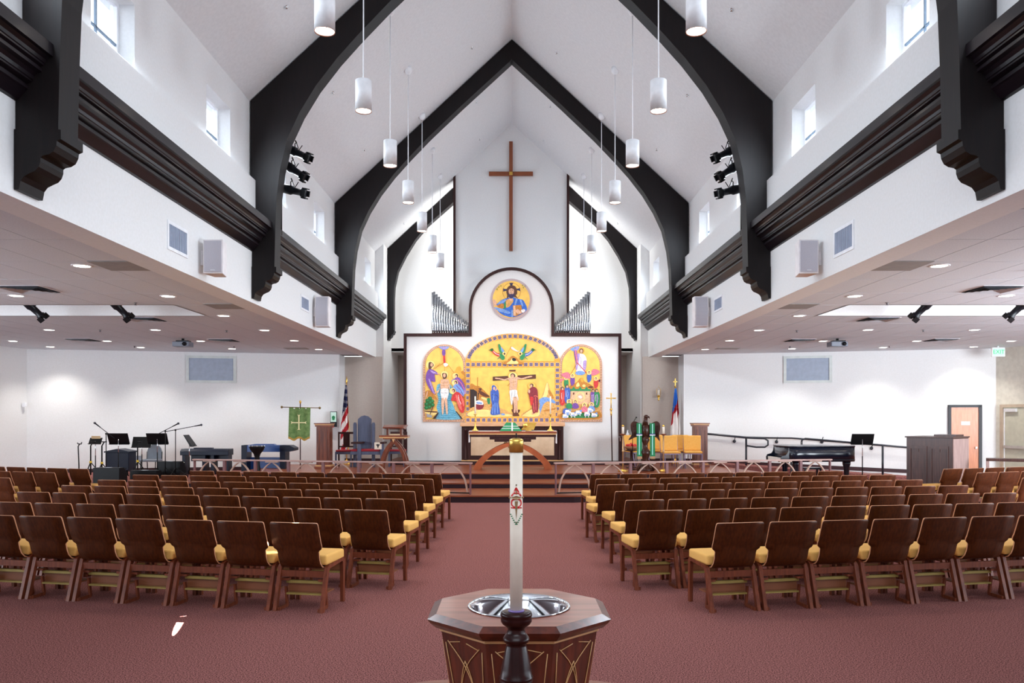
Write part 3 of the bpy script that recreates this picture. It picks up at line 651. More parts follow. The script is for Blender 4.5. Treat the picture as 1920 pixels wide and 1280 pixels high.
# round mosaic
rx, rzc = W(958.5, 561.5, YR); rr = 39 * YR / F
to = thing('round_mosaic', 'round gold mosaic of a haloed bearded man in a blue robe, above the altar', 'mosaic', (rx, YR - .01, rzc))
MB().prism_y([(rr * math.cos(2 * math.pi * i / 48), rr * math.sin(2 * math.pi * i / 48)) for i in range(48)], -.015, .04).build('border', mat('mosaic_ring', (176, 160, 172), .6, c2=(196, 178, 176), scale=60), to)
MB().prism_y([(rr * .89 * math.cos(2 * math.pi * i / 48), rr * .89 * math.sin(2 * math.pi * i / 48)) for i in range(48)], -.022, .035).build('gold_ground', pm('gold'), to)
A = Art(900, 510, 12.8, YR - .035)
A.ell(755, 470, 218, 218, 'ochre', 28); A.ell(755, 470, 208, 208, 'gold', 28)
A.raw([(700, 262), (800, 258), (780, 300), (780, 340), (722, 340), (722, 300)], 'navyb'); A.raw([(556, 390), (600, 405), (650, 402), (650, 452), (600, 455), (556, 468)], 'navyb'); A.raw([(868, 400), (920, 395), (955, 375), (972, 462), (920, 440), (868, 442)], 'navyb')
A.done('halo', to)
A.poly([(700, 610), (790, 600), (900, 640), (1010, 660), (1060, 710), (1130, 880), (1030, 990), (900, 1060), (800, 1080), (700, 1075), (560, 1030), (440, 950), (370, 850), (430, 860), (550, 880), (400, 790), (480, 700), (560, 650)], 'bluem')
A.poly([(350, 840), (560, 890), (720, 960), (700, 1000), (560, 970), (430, 930)], 'bluel'); A.poly([(400, 780), (470, 710), (600, 650), (620, 680), (560, 740)], 'bluel'); A.poly([(860, 650), (900, 660), (840, 830), (820, 820)], 'bluel'); A.poly([(950, 660), (1000, 680), (1040, 820), (1000, 800)], 'bluel'); A.poly([(755, 920), (800, 930), (790, 1070), (755, 1070)], 'bluel')
A.poly([(620, 680), (700, 640), (780, 640), (800, 700), (740, 790), (700, 830), (630, 850), (600, 760)], 'tan'); A.poly([(595, 730), (620, 700), (620, 860), (565, 870), (570, 780)], 'green'); A.poly([(420, 800), (560, 750), (560, 870), (450, 850)], 'ochre'); A.line([(470, 800), (480, 850)], 8, 'brown'); A.line([(680, 700), (690, 810)], 8, 'ochre')
A.done('blue_robe', to)
A.poly([(760, 320), (840, 340), (885, 420), (890, 520), (860, 560), (910, 630), (830, 600), (690, 600), (640, 640), (650, 560), (632, 480), (650, 390), (690, 340)], 'hair'); A.ell(752, 460, 66, 92, 'skin', 18)
A.poly([(680, 490), (700, 530), (752, 520), (800, 530), (822, 480), (820, 570), (790, 610), (750, 632), (710, 610), (685, 570)], 'navyb'); A.poly([(680, 400), (740, 360), (820, 400), (840, 460), (800, 410), (740, 390), (700, 420)], 'hair'); A.poly([(700, 630), (750, 645), (790, 630), (780, 680), (730, 690)], 'skin')
A.line([(715, 440), (742, 436)], 9, 'dbrown'); A.line([(765, 436), (795, 440)], 9, 'dbrown'); A.line([(752, 445), (745, 500), (758, 504)], 6, 'brown'); A.line([(730, 545), (775, 545)], 8, 'mar'); A.line([(710, 425), (745, 420)], 5, 'hair'); A.line([(762, 420), (798, 424)], 5, 'hair')
A.done('head', to)
A.raw([(790, 800), (990, 790), (1020, 980), (860, 1060), (800, 1050)], 'ochre'); A.raw([(800, 810), (845, 808), (860, 1040), (805, 1045)], 'peach'); A.done('book', to)
if 1: A.poly([(850, 930), (900, 890), (960, 930), (1000, 990), (900, 1000)], 'skin'); A.poly([(980, 920), (1050, 890), (1090, 920), (1030, 980)], 'white'); A.done('hand', to)
A.poly([(310, 720), (330, 660), (375, 680), (400, 740), (390, 800), (340, 800)], 'skin'); A.line([(340, 700), (335, 650)], 16, 'skin'); A.done('hand', to)
for u0, v0 in ((390, 420), (430, 370), (480, 340), (1000, 330), (1060, 350), (1020, 380)): A.line([(u0, v0), (u0 + 30, v0 - 24), (u0 + 22, v0 + 20)], 7, 'dgreen')
A.done('painted_letters', to)['kind'] = 'stuff'
# ------------------------------------------------------------------ organ pipes
M_pipe = mat('pipe_metal', (196, 200, 206), .22, 1)
for s, sd in ((-1, 'left'), (1, 'right')):
    xa, xb = (W(811.5, 0, 24.35)[0], W(877, 0, 24.35)[0]) if s < 0 else (W(1105, 0, 24.35)[0], W(1042, 0, 24.35)[0])
    zt = zr_(625)
    t = thing('organ_pipe_rank', 'rank of shining organ pipes on the %s shoulder of the altar screen' % sd, 'organ pipes', (xa, 24.3, zt), 0, 'organ pipe ranks')
    MB().box(min(0, xb - xa) - .02, max(0, xb - xa) + .02, -.06, .3, 0, .05).build('wind_chest', M_trimd, t)
    n = 15
    for row in (1, 0):
      for i in range(n):
        f = (i + (.5 if row else 0)) / (n - .5); x = (xb - xa) * f
        h = .98 * (1 - f) ** 1.15 + .30 + row * .08; r = .036 - .018 * f
        MB().lathe([(r * .35, .05), (r * .9, .13), (r, .16), (r, h), (r * .8, h)], x, .02 + row * .12, 12).build('pipe', M_pipe, t)
# ================================================================== ALTAR AREA
# retable / tabernacle cabinet behind the altar
Yt = 23.75; k = Yt / F
def L(px, py, x0, z0, Y): a = W(px, py, Y); return a[0] - x0, a[1] - z0
x0, zf = W(961, 0, Yt)[0], .515
t = thing('back_cabinet', 'dark wood back cabinet with cream marble panel, behind the altar', 'cabinet', (x0, Yt, zf))
hw2 = 95.5 * k; zt = W(0, 799, Yt)[1] - zf
MB().box(-hw2, hw2, 0, .2, 0, zt).build('body', M_trimd, t)
MB().box(-hw2 - .04, hw2 + .04, -.08, .2, zt, zt + .12).build('ledge', wood('light_oak', (206, 156, 116), (224, 178, 138), .4, 'x'), t, .01)
MB().box(-78 * k, 78 * k, -.02, .01, W(0, 853.5, Yt)[1] - zf, W(0, 819, Yt)[1] - zf).build('marble_panel', M_marble, t)
MB().box(-hw2 - .01, hw2 + .01, -.05, .02, 0, .035).build('base_trim', M_tan, t)
for sx in (-1, 1):
    p = MB().lathe([(.05, .04), (.05, .07), (.035, .09), (.035, zt - .14), (.05, zt - .12), (.05, zt - .08)], sx * (hw2 - .12), -.03, 12).build('column', M_trimd, t)
def text(name, s, size, m, parent, loc, rot=(R(90), 0, 0), ext=.004, align='CENTER'):
    c = bpy.data.curves.new(name, 'FONT'); c.body = s; c.size = size; c.extrude = ext; c.align_x = align; c.align_y = 'CENTER'
    o = bpy.data.objects.new(name, c); COL.objects.link(o)
    dg = bpy.context.evaluated_depsgraph_get(); me = bpy.data.meshes.new_from_object(o.evaluated_get(dg))
    bpy.data.objects.remove(o); me.materials.clear(); me.materials.append(m)
    o = bpy.data.objects.new(name, me); COL.objects.link(o); o.location = loc; o.rotation_euler = rot
    if parent: o.parent = parent
    return o
M_bronze = mat('bronze', (120, 96, 66), .4, .6)
text('letter', 'A', .36, M_bronze, t, (-.2, -.03, W(0, 833, Yt)[1] - zf))
text('letter', '\u03a9', .36, M_bronze, t, (.2, -.03, W(0, 833, Yt)[1] - zf))
# altar table
Ya = 21.55; ka = Ya / F; ax = W(961.5, 0, Ya)[0]
t = thing('altar_table', 'wooden altar table on curved arch legs with white cloth runner', 'altar', (ax, Ya, Z3))
ht = W(0, 808, Ya)[1] - Z3; hwA = 81.5 * ka
MB().box(-hwA, hwA, -.3, .4, ht - .06, ht).build('tabletop', M_cherry, t, .008)
MB().box(-hwA + .01, hwA - .01, -.31, .41, ht - .085, ht - .06).build('inlay_band', M_tan, t)
MB().box(-hwA + .02, hwA - .02, -.29, .39, ht - .15, ht - .085).build('apron', M_trimd, t)
mb = MB(); mb.box(-43 * ka, 43 * ka, -.26, .36, ht - .22, ht - .15); mb.box(-34 * ka, 34 * ka, -.24, .34, ht - .28, ht - .22); mb.build('stepped_block', M_trimd, t)
la = [(73.5, 0), (70, 60), (62, 120), (50, 185), (35, 245), (18, 290), (0, 318)]
la = [(a * ka / 1, b / 360 * (ht - .18)) for a, b in la]; li = [(59.5, 0), (57, 45), (50, 100), (39, 160), (25, 215), (12, 255), (0, 272)]
li = [(a * ka, b / 360 * (ht - .18)) for a, b in li]
for sx in (-1, 1):
    for y in (-.22, .2):
        po = smooth_curve([(sx * p[0], p[1]) for p in la], 3); pi = smooth_curve([(sx * p[0], p[1]) for p in li], 3)
        mb = MB()
        for q in range(len(po) - 1): mb.prism_y([po[q], po[q + 1], pi[q + 1], pi[q]], y, y + .12)
        mb.build('arch_leg', mat('altar_leg', (150, 76, 44), .4, c2=(170, 90, 54), scale=4), t)
for sx in (-1, 1):
    mb = MB(); mb.box(hwA * sx - .012 if sx > 0 else -hwA - .012, hwA * sx + .012 if sx > 0 else -hwA + .012, -.1, .3, ht - .33 if sx > 0 else ht - .3, ht); mb.build('cloth_end', M_white, t)
MB().box(-hwA - .005, hwA + .005, -.1, .3, ht, ht + .008).build('cloth_runner', mat('linen', (240, 236, 230), .9), t)
za = Z3 + ht + .008
def candlestick(px, y, label, ch):
    t = thing('candlestick', label, 'candlestick', (W(px, 0, y)[0], y, za), 0, 'tall altar candlesticks')
    b = MB().lathe([(.085, 0), (.08, .02), (.045, .04), (.035, .09), (.02, .12), (.03, .135), (.014, .16), (.014, .27), (.028, .29), (.014, .31), (.014, .42), (.045, .44), (.045, .45), (.02, .46)], n=14).build('holder', M_gold, t)
    for a in range(3):
        q = R(90 + 120 * a); MB().ball((.08 * math.cos(q), .08 * math.sin(q), .012), .018, 0, 8, 5).build('foot', M_gold, t)
    c = MB().lathe([(.02, .45), (.02, ch), (.012, ch + .01)], n=12).build('candle', M_ivory, t)
candlestick(891, 21.5, 'brass candlestick with tall white candle on the left end of the altar', .92)
candlestick(1032, 21.5, 'brass candlestick with tall white candle on the right end of the altar', .92)
# draped chalice
t = thing('draped_chalice', 'chalice under a green veil with silver stripes on the altar', 'chalice', (W(957.5, 0, 21.5)[0], 21.5, za))
mb = MB(); b1 = [(-.3, -.16), (.3, -.16), (.3, .16), (-.3, .16)]
for a, b, z0_, z1_ in ((1.0, .82, 0, .06), (.8, .66, .075, .12), (.63, .4, .135, .225)):
    mb.prism_z([(p[0] * a, p[1] * a) for p in b1], z0_, z1_, 0, top=[(p[0] * b, p[1] * b) for p in b1])
mb.build('veil', M_green, t)
mb = MB()
mb.prism_z([(p[0] * .82, p[1] * .83) for p in b1], .06, .075, top=[(p[0] * .8, p[1] * .82) for p in b1]); mb.prism_z([(p[0] * .66, p[1] * .68) for p in b1], .12, .135, top=[(p[0] * .63, p[1] * .65) for p in b1])
mb.add([(.02, -.17, 0), (.06, -.17, 0), (.06, -.07, .228), (.02, -.07, .228)], [(0, 1, 2, 3)])
mb.build('stripes', mat('silver_braid', (200, 206, 204), .5), t)
# missal stand
t = thing('missal_stand', 'golden missal stand tilted on the altar, right of the green veil', 'book stand', (W(991, 0, 21.5)[0], 21.5, za))
MB().add([(-.2, -.1, .03), (.14, -.1, .03), (.22, .1, .22), (-.06, .1, .22), (-.2, -.085, .03), (.14, -.085, .03), (.22, .115, .22), (-.06, .115, .22)], [(0, 1, 2, 3), (7, 6, 5, 4), (0, 4, 5, 1), (3, 2, 6, 7), (0, 3, 7, 4), (1, 5, 6, 2)]).build('book_rest', M_gold, t)
MB().lathe([(.09, 0), (.08, .02), (.02, .05), (.02, .12), (.0, .13)], 0, 0, 14).build('base', M_gold, t)
MB().ball((-.09, -.14, .15), (.07, .03, .06)).build('knob', M_gold, t)
# ------------------------------------------------------------------ communion rails
M_rail = wood('rail_wood', (150, 112, 104), (180, 142, 132), .35, 'x'); M_post = mat('rail_post', (116, 74, 76), .5); M_brace = mat('rail_brace', (172, 140, 124), .45)
def comm_rail(label, pxs, ya, yb, side):
    t = thing('communion_rail', label, 'rail', (0, 0, 0), 0, 'communion rails')
    n = len(pxs); P = []
    pa, pb = pxs[0], pxs[-1]
    A_ = Vector((W(pa, 0, ya)[0], ya)); B_ = Vector((W(pb, 0, yb)[0], yb))
    def at(px):     # point of the rail line seen in direction px
        sl = (px - VX) / F; d = B_ - A_
        tt = (sl * A_.y - A_.x) / (d.x - sl * d.y); return A_ + d * tt
    t.location = (A_.x, A_.y, Z1)
    a = math.atan2((B_ - A_).y, (B_ - A_).x); t.rotation_euler = (0, 0, a)
    L_ = (B_ - A_).length; top = .69
    for o in range(1): MB().box(-.04, L_ + .04, -.045, .045, top - .035, top).build('top_rail', M_rail, t, .006)
    ds = [(at(p) - A_).length for p in pxs]
    for i, d in enumerate(ds):
        w_ = .014 if i in (0, n - 1) else .03
        MB().box(d - w_, d + w_, -.03, .03, 0, top - .035).build('post', M_post, t)
    MB().box(0, L_, -.02, .02, .02, .045).build('bottom_rail', M_black, t)
    for i in range(n - 1):
        m = (ds[i] + ds[i + 1]) / 2; hw = (ds[i + 1] - ds[i]) / 2 - .05
        MB().box(m - .16, m + .16, -.025, .025, top - .06, top - .035).build('bracket', M_brace, t)
        for s in (-1, 1):
            pts = [(m + s * x * hw / .36, 0, z) for x, z in ((.03, top - .07), (.12, top - .13), (.22, top - .24), (.30, top - .40), (.345, .05))]
            pts = smooth_curve(pts, 3); mb = MB()
            for q in range(len(pts) - 1):
                (xa, _, z_a), (xb, _, z_b) = pts[q], pts[q + 1]
                mb.prism_y([(xa - .018, z_a), (xa + .018, z_a), (xb + .018, z_b), (xb - .018, z_b)], -.02, .02)
            mb.build('arched_brace', M_brace, t)
comm_rail('wooden communion rail with lancet braces, left of the centre steps', [365, 421, 479, 541, 606, 673, 738, 810, 882], 18.72, 17.2, -1)
comm_rail('wooden communion rail with lancet braces, right of the centre steps', [1042, 1112, 1182, 1250, 1318, 1382, 1443, 1501, 1556], 17.2, 18.72, 1)
# ------------------------------------------------------------------ pedestals (tall panelled)
def pedestal(px, label, y=21.9):
    t = thing('pedestal', label, 'pedestal', (W(px, 0, y)[0], y, Z3), 0, 'tall panelled pedestals')
    MB().box(-.18, .18, -.18, .18, .1, 1.14).build('shaft', M_cherryz, t)
    MB().box(-.23, .23, -.23, .23, 0, .06).build('plinth', M_cherry, t, .006); MB().box(-.205, .205, -.205, .205, .06, .1).build('plinth_band', M_tan, t)
    MB().box(-.21, .21, -.21, .21, 1.14, 1.18).build('cap_moulding', M_cherry, t); MB().box(-.22, .22, -.22, .22, 1.18, 1.21).build('cap_band', M_tan, t); MB().box(-.235, .235, -.235, .235, 1.21, 1.235).build('cap', M_cherry, t)
    mb = MB(); mb.box(-.12, -.105, -.195, -.18, .2, 1.05); mb.box(.105, .12, -.195, -.18, .2, 1.05); mb.box(-.105, .105, -.195, -.18, 1.03, 1.05); mb.box(-.105, .105, -.195, -.18, .2, .22); mb.build('front_panel_frame', M_cherryz, t)
pedestal(608.5, 'tall panelled wooden pedestal between the green banner and the flag'); pedestal(1312, 'tall panelled wooden pedestal right of the yellow chairs', 22.6)
# ------------------------------------------------------------------ ambo
y = 20.3; ka = y / F
t = thing('ambo', 'wooden reading desk on curved lancet legs, left of the altar', 'lectern', (W(740, 0, y)[0], y, Z3))
MB().box(-.36, .36, -.24, .24, .90, .94).build('shelf', M_cherry, t, .006); MB().box(-.35, .35, -.245, .245, .87, .90).build('shelf_inlay', M_tan, t); MB().box(-.27, .27, -.2, .2, .84, .87).build('under_shelf', M_cherry, t)
MB().add([(-.25, -.25, 1.15), (.25, -.25, 1.15), (.31, .22, 1.2), (-.31, .22, 1.2), (-.27, -.25, 1.12), (.27, -.25, 1.12), (.25, .22, 1.08), (-.25, .22, 1.08)], [(3, 2, 1, 0), (4, 5, 6, 7), (0, 1, 5, 4), (2, 3, 7, 6), (1, 2, 6, 5), (3, 0, 4, 7)]).build('desk', M_cherry, t)
for sx in (-1, 1): MB().box(sx * .17 - .025, sx * .17 + .025, -.1, .12, .94, 1.13).build('desk_support', M_cherryz, t)
for sx in (-1, 1):
    for yy in (-.2, .12):
        po = smooth_curve([(sx * a, b) for a, b in ((.37, 0), (.355, .2), (.30, .42), (.2, .63), (.02, .84))], 4); pi = smooth_curve([(sx * a, b) for a, b in ((.28, 0), (.265, .2), (.21, .42), (.12, .6), (0, .74))], 4)
        mb = MB()
        for q in range(len(po) - 1): mb.prism_y([po[q], po[q + 1], pi[q + 1], pi[q]], yy, yy + .08)
        mb.build('curved_leg', M_cherryz, t)
MB().prism_y([(-.035, .85), (.035, .85), (0, .76)], -.225, -.2).build('inlay_wedge', M_tan, t)
tag(MB().box(-.13, .13, -.08, .08, 0, .035).build('closed_book', mat('book_pages', (206, 176, 140), .8)), 'small closed book lying on the shelf of the reading desk', 'book').location = (t.location.x + .02, y - .1, Z3 + .94)
# ------------------------------------------------------------------ presider chairs
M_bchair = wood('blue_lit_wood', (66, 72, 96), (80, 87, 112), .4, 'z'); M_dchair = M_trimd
y = 22.4; t = thing('presider_chair', 'tall winged high-backed wooden chair with red seat beside the flag', 'chair', (W(681, 0, y)[0], y, Z3))
MB().prism_y([(-.19, .35), (.19, .35), (.19, 1.34), (.1, 1.42), (0, 1.45), (-.1, 1.42), (-.19, 1.34)], .2, .26).build('back_panel', M_bchair, t)
for sx in (-1, 1):
    MB().prism_y([(sx * .22, 0), (sx * .30, 0), (sx * .30, 1.2), (sx * .28, 1.25), (sx * .24, 1.25), (sx * .22, 1.2)], .1, .22).build('wing_post', M_bchair, t)
MB().box(-.30, .58, -.3, .2, .36, .45).build('seat_frame', M_bchair, t); MB().box(-.28, .52, -.32, .18, .45, .51).build('seat_cushion', M_red, t, .02)
for x in (-.05, .58): MB().box(x - .05, x + .05, -.34, -.26, 0, .66).build('front_leg', M_bchair, t)
for x in (-.05, .58): MB().box(x - .22 if x < 0 else x - .05, x + .06, -.36, .15, .66, .71).build('arm_rest', M_trimd, t)
def side_chair(px, y, label, rz=0):
    t = thing('side_chair', label, 'chair', (W(px, 0, y)[0], y, Z3), rz, 'dark wooden side chairs')
    for sx in (-1, 1):
        MB().box(sx * .22 - .02, sx * .22 + .02, .18, .22, 0, .98).build('rear_leg', M_dchair, t); MB().box(sx * .21 - .022, sx * .21 + .022, -.24, -.2, 0, .43).build('front_leg', M_bchair, t)
    MB().box(-.22, .22, -.22, .2, .36, .43).build('seat_frame', M_bchair, t); MB().box(-.22, .22, -.23, .2, .43, .48).build('seat_cushion', M_red, t, .015)
    mb = MB(); mb.box(-.2, .2, .185, .215, .92, .98); mb.box(-.2, .2, .185, .215, .54, .58); mb.build('back_rail', M_dchair, t); MB().box(-.09, .09, .19, .21, .58, .92).build('back_splat', M_dchair, t)
side_chair(647, 22.6, 'dark wooden side chair with red seat in front of the striped flag'); side_chair(746, 22.8, 'dark wooden side chair with red seat behind the reading desk')
t = thing('framed_card', 'square cream card with black grape emblem leaning behind the reading desk', 'card', (W(707, 0, 21.9)[0], 22.05, Z3 + .512))
o = MB().box(-.1, .1, 0, .02, 0, .19).build('card', mat('cream_card', (226, 214, 196), .8), t)
mb = MB()
for u, v in ((0, .12), (-.025, .11), (.025, .11), (-.013, .09), (.013, .09), (0, .07), (0, .05)): mb.ball((u, -.003, v), (.014, .004, .014), 0, 8, 5)
mb.prism_y([(-.06, .14), (-.02, .13), (0, .15), (.02, .13), (.06, .14), (.04, .115), (-.04, .115)], -.006, 0); mb.build('emblem', M_black, t)
# ------------------------------------------------------------------ flags
def flag(px, y, label, us):
    x = W(px, 0, y)[0]; t = thing('flag', label, 'flag', (x, y, Z3), 0, 'draped flags on poles')
    ztop = W(0, 722 if us else 728, y)[1] - Z3
    MB().lathe([(.13, 0), (.12, .03), (.05, .06), (.035, .12), (.02, .14)], n=16).build('base', M_gold, t)
    MB().lathe([(.014, .1), (.014, ztop + .05)], n=8).build('pole', M_gold, t)
    if us: MB().lathe([(.012, ztop + .05), (.03, ztop + .1), (.004, ztop + .28)], n=10).build('finial', M_gold, t)
    else:
        mb = MB(); mb.box(-.012, .012, -.01, .01, ztop + .05, ztop + .3); mb.box(-.06, .06, -.01, .01, ztop + .19, ztop + .215); mb.ball((0, 0, ztop + .06), .03); mb.build('finial', M_gold, t)
    hgt = ztop - (.42 if us else .45)
    # draped cloth : folded sheet that widens downward, coloured by bands
    n, m = 44, 48; mb = MB(); vs = []
    for j in range(m + 1):
        f = j / m; wd = (.03 + .15 * min(1, f * 1.6)) * (1 if f < .8 else 1 - (f - .8) * 1.2)
        for i in range(n + 1):
            u = i / n; xx = -wd * .95 + u * wd * 1.75 + .02 * math.sin(u * 9 + f * 3) * min(1, 2 * f)
            yy = -.05 + .045 * math.sin(u * 17 + f * 1.5) * min(1, 3 * f) - .02
            vs.append((xx - (.03 if us else -.01) * f, yy, ztop - f * hgt - .12 * u * (f)))
    fs = []; cols = []
    for j in range(m):
        for i in range(n):
            u, f = i / n, j / m; a = j * (n + 1) + i
            if us:
                dgl = f * 1.0 + u * .22
                if dgl < .46:
                    mi = 0
                    if (i % 7 in (2, 3)) and (j % 5 in (1, 2)): mi = 1
                else: mi = 2 if int((f * 9 + u * 3.2)) % 2 else 1
                if u > .93 and f > .1: mi = 3
            else:
                dgl = f + u * .25
                mi = 0 if dgl < .40 else (2 if dgl < .62 and u > .0 else 1)
                if .62 > dgl > .5 and .3 < u < .62: mi = 1
                if f > .86: mi = 3 if (i // 5) % 2 else 1
                if i % 9 == 3 and j == 14: mi = 1
            fs.append((a, a + n + 1, a + n + 2, a + 1)); cols.append(mi)
    o0 = len(mb.v)
    for v in vs: mb.v.append(Vector(v))
    for f_, c_ in zip(fs, cols): mb.f.append(list(f_)); mb.m.append(c_); mb.sm.append(True)
    mb.build('cloth', [mat('flag_navy', (26, 32, 74), .8) if us else mat('flag_blue', (40, 110, 196), .8), mat('flag_white', (228, 224, 222), .8), mat('flag_red', (172, 24, 38), .8), mat('gold_fringe', (214, 150, 50), .7)], t)
flag(650, 23.85, 'red, white and blue striped flag with stars, drooping on its pole', True)
flag(1266, 24.2, 'drooping blue, red and white church flag with gold cross finial', False)
# wall poster / alarm left of flag
t = thing('framed_picture', 'small dark framed green and white picture above the red alarm box', 'picture', (W(626, 0, 23.85)[0], 23.83, W(0, 800, 23.85)[1]))
MB().box(-.1, .1, -.03, .0, 0, .46).build('frame', M_blk2, t)
A2 = MB(); A2.box(-.085, .085, -.034, -.03, .15, .44); A2.build('picture_sheet', mat('pale_green_print', (190, 226, 210), .6, c2=(210, 238, 228), scale=5), t)
mb = MB(); mb.prism_y([(-.03, .2), (.03, .2), (.05, .3), (0, .34), (-.05, .3)], -.038, -.034); mb.build('printed_leaf', M_green, t)
t = thing('fire_alarm', 'small red fire alarm box under the framed picture', 'alarm', (W(624, 0, 23.85)[0], 23.79, W(0, 801, 23.85)[1])); MB().box(-.05, .05, -.04, 0, -.0, .11).build('box', mat('alarm_red', (180, 20, 34), .4), t); MB().box(-.025, .025, -.046, -.04, .045, .065).build('pull_handle', M_white, t)
# ------------------------------------------------------------------ processional cross
y = 23.4; t = thing('processional_cross', 'slim brass processional cross on a dark pole, right of the altar', 'cross', (W(1148, 0, y)[0], y, Z3))
zt = W(0, 738, y)[1] - Z3
MB().tube([(0, 0, 0), (-.03, 0, zt - .62)], .017, 8).build('pole', M_trimd, t)
mb = MB(); mb.tube([(-.03, 0, zt - .64), (-.035, 0, zt - .5)], .024, 8); mb.ball((-.035, 0, zt - .46), .04); mb.tube([(-.035, 0, zt - .5), (-.035, 0, zt)], .016, 6); mb.tube([(-.16, 0, zt - .13), (.09, 0, zt - .13)], .016, 6)
for q in ((-.16, zt - .13), (.09, zt - .13), (-.035, zt)): mb.ball((q[0], 0, q[1]), .024, 0, 8, 5)
mb.build('brass_cross', M_gold, t); MB().lathe([(.12, 0), (.1, .03), (.025, .05)], n=14).build('base', M_trimd, t)
# ------------------------------------------------------------------ eagle lectern
y = 20.8; t = thing('eagle_lectern', 'carved dark eagle lectern draped with green stoles', 'lectern', (W(1210, 0, y)[0], y, Z3))
M_eagle = wood('eagle_wood', (46, 22, 16), (72, 36, 24), .35, 'z', 9)
mb = MB().lathe([(.22, 0), (.22, .05), (.14, .1), (.09, .18), (.07, .3), (.12, .42), (.14, .5), (.07, .58), (.06, .7), (.11, .8), (.08, .9)], n=14)
for a in range(3):
    q = R(90 + 120 * a); mb.tube([(0, 0, .3), (.14 * math.cos(q), .14 * math.sin(q), .22), (.26 * math.cos(q), .26 * math.sin(q), .03)], .04, 8)
mb.build('pedestal', M_eagle, t)
mb = MB(); mb.ball((0, 0, 1.05), (.11, .1, .21)); mb.tube([(0, 0, 1.2), (0, -.01, 1.3), (.01, -.02, 1.38)], .06, 10, rs=[.08, .055, .055]); mb.ball((.015, -.02, 1.41), (.062, .055, .05)); mb.tube([(.05, -.03, 1.41), (.09, -.05, 1.395), (.1, -.06, 1.36)], .02, 8, rs=[.028, .02, .006])
mb.tube([(-.05, 0, .9), (-.06, -.05, .82)], .035, 6); mb.tube([(.05, 0, .9), (.06, -.05, .82)], .035, 6); mb.build('eagle_body', M_eagle, t)
for s in (-1, 1):
    wp = [(.06, 1.16), (.2, 1.26), (.3, 1.29), (.375, 1.22), (.38, 1.08), (.35, .95), (.37 if s > 0 else .44, .80 if s < 0 else .78), (.30, .86), (.22, .88), (.12, .87), (.05, .9)]
    wp = smooth_curve(wp, 3, True)
    wo = MB().prism_y([(s * p[0], p[1]) for p in wp], -.02, .03).build('wing', M_eagle, t)
    mb = MB()
    for q in range(5): mb.tube([(s * (.14 + .045 * q), -.025, 1.2 - .01 * q), (s * (.15 + .047 * q), -.025, .9)], .012, 5)
    mb.build('feathers', M_eagle, wo)
    so = MB(); xo = s * .17
    so.add([(xo - .065, -.05, 1.24), (xo + .065, -.05, 1.24), (xo + .075, -.07, .38), (xo - .055, -.07, .38)], [(3, 2, 1, 0)]); so.add([(xo - .065, .05, 1.24), (xo + .065, .05, 1.24), (xo + .065, -.05, 1.24), (xo - .065, -.05, 1.24)], [(3, 2, 1, 0)])
    st = so.build('stole', M_green, t); md = st.modifiers.new('thick', 'SOLIDIFY'); md.thickness = .012
    sb = MB(); sb.box(xo - .012, xo + .016, -.078, -.06, .42, 1.22); sb.build('silver_stripe', mat('silver_stripe', (150, 214, 200), .5), st)
    sb = MB(); sb.box(xo - .07, xo + .075, -.08, -.05, .92, .945); sb.build('white_band', M_white, st); sb = MB(); sb.box(xo - .068, xo + .073, -.08, -.05, .945, .97); sb.build('blue_band', mat('navy_band', (30, 40, 110), .7), st)
    sb = MB()
    for q in range(8): sb.box(xo - .05 + q * .016, xo - .042 + q * .016, -.075, -.068, .31, .38)
    sb.build('fringe', M_tan, st)
# ------------------------------------------------------------------ floor candlesticks
for px, yy, lb in ((1168, 20.6, 'floor candlestick with short candle left of the eagle lectern'), (1244, 20.6, 'floor candlestick with short candle right of the eagle lectern')):
    t = thing('floor_candlestick', lb, 'candlestick', (W(px, 0, yy)[0], yy, Z3), 0, 'floor candlesticks by the eagle lectern')
    MB().lathe([(.13, 0), (.12, .03), (.03, .06)], n=16).build('base', M_gold, t)
    MB().lathe([(.02, .05), (.02, .5), (.028, .51), (.028, .54), (.02, .55), (.02, .93)], n=10).build('pole', mat('pale_brass', (196, 160, 120), .35, .6), t)
    MB().lathe([(.015, .92), (.08, .955), (.085, .965), (.02, .965)], n=18).build('dish', mat('copper_dish', (140, 76, 44), .4, .5), t)
    MB().lathe([(.032, .965), (.032, 1.15), (.02, 1.16)], n=12).build('candle', M_ivory, t)
    MB().lathe([(.034, 1.15), (.034, 1.18), (.01, 1.2)], n=10).build('candle_cap', M_gold, t)
# sconce
t = thing('wall_sconce', 'brass wall candle sconce in glass beside the church flag', 'sconce', (W(1234.5, 0, 24.7)[0], 24.72, W(0, 739, 24.7)[1]))
MB().lathe([(.008, -.2), (.035, -.16), (.01, -.13), (.05, -.08), (.04, -.04), (.06, -.03)], 0, -.06, 12).build('bracket', M_gold, t); MB().lathe([(.024, -.03), (.024, .12), (.01, .13)], 0, -.06, 10).build('candle', M_ivory, t); MB().tube([(0, .08, -.05), (0, -.02, -.08)], .012).build('wall_arm', M_gold, t)
mb = MB(); mb.tube([(-.06, -.06, -.03), (-.06, -.06, .16), (0, -.06, .22), (.06, -.06, .16), (.06, -.06, -.03)], .006, 6); mb.tube([(0, -.06, .22), (0, -.06, .28)], .005, 6); mb.build('cage', M_gold, t)
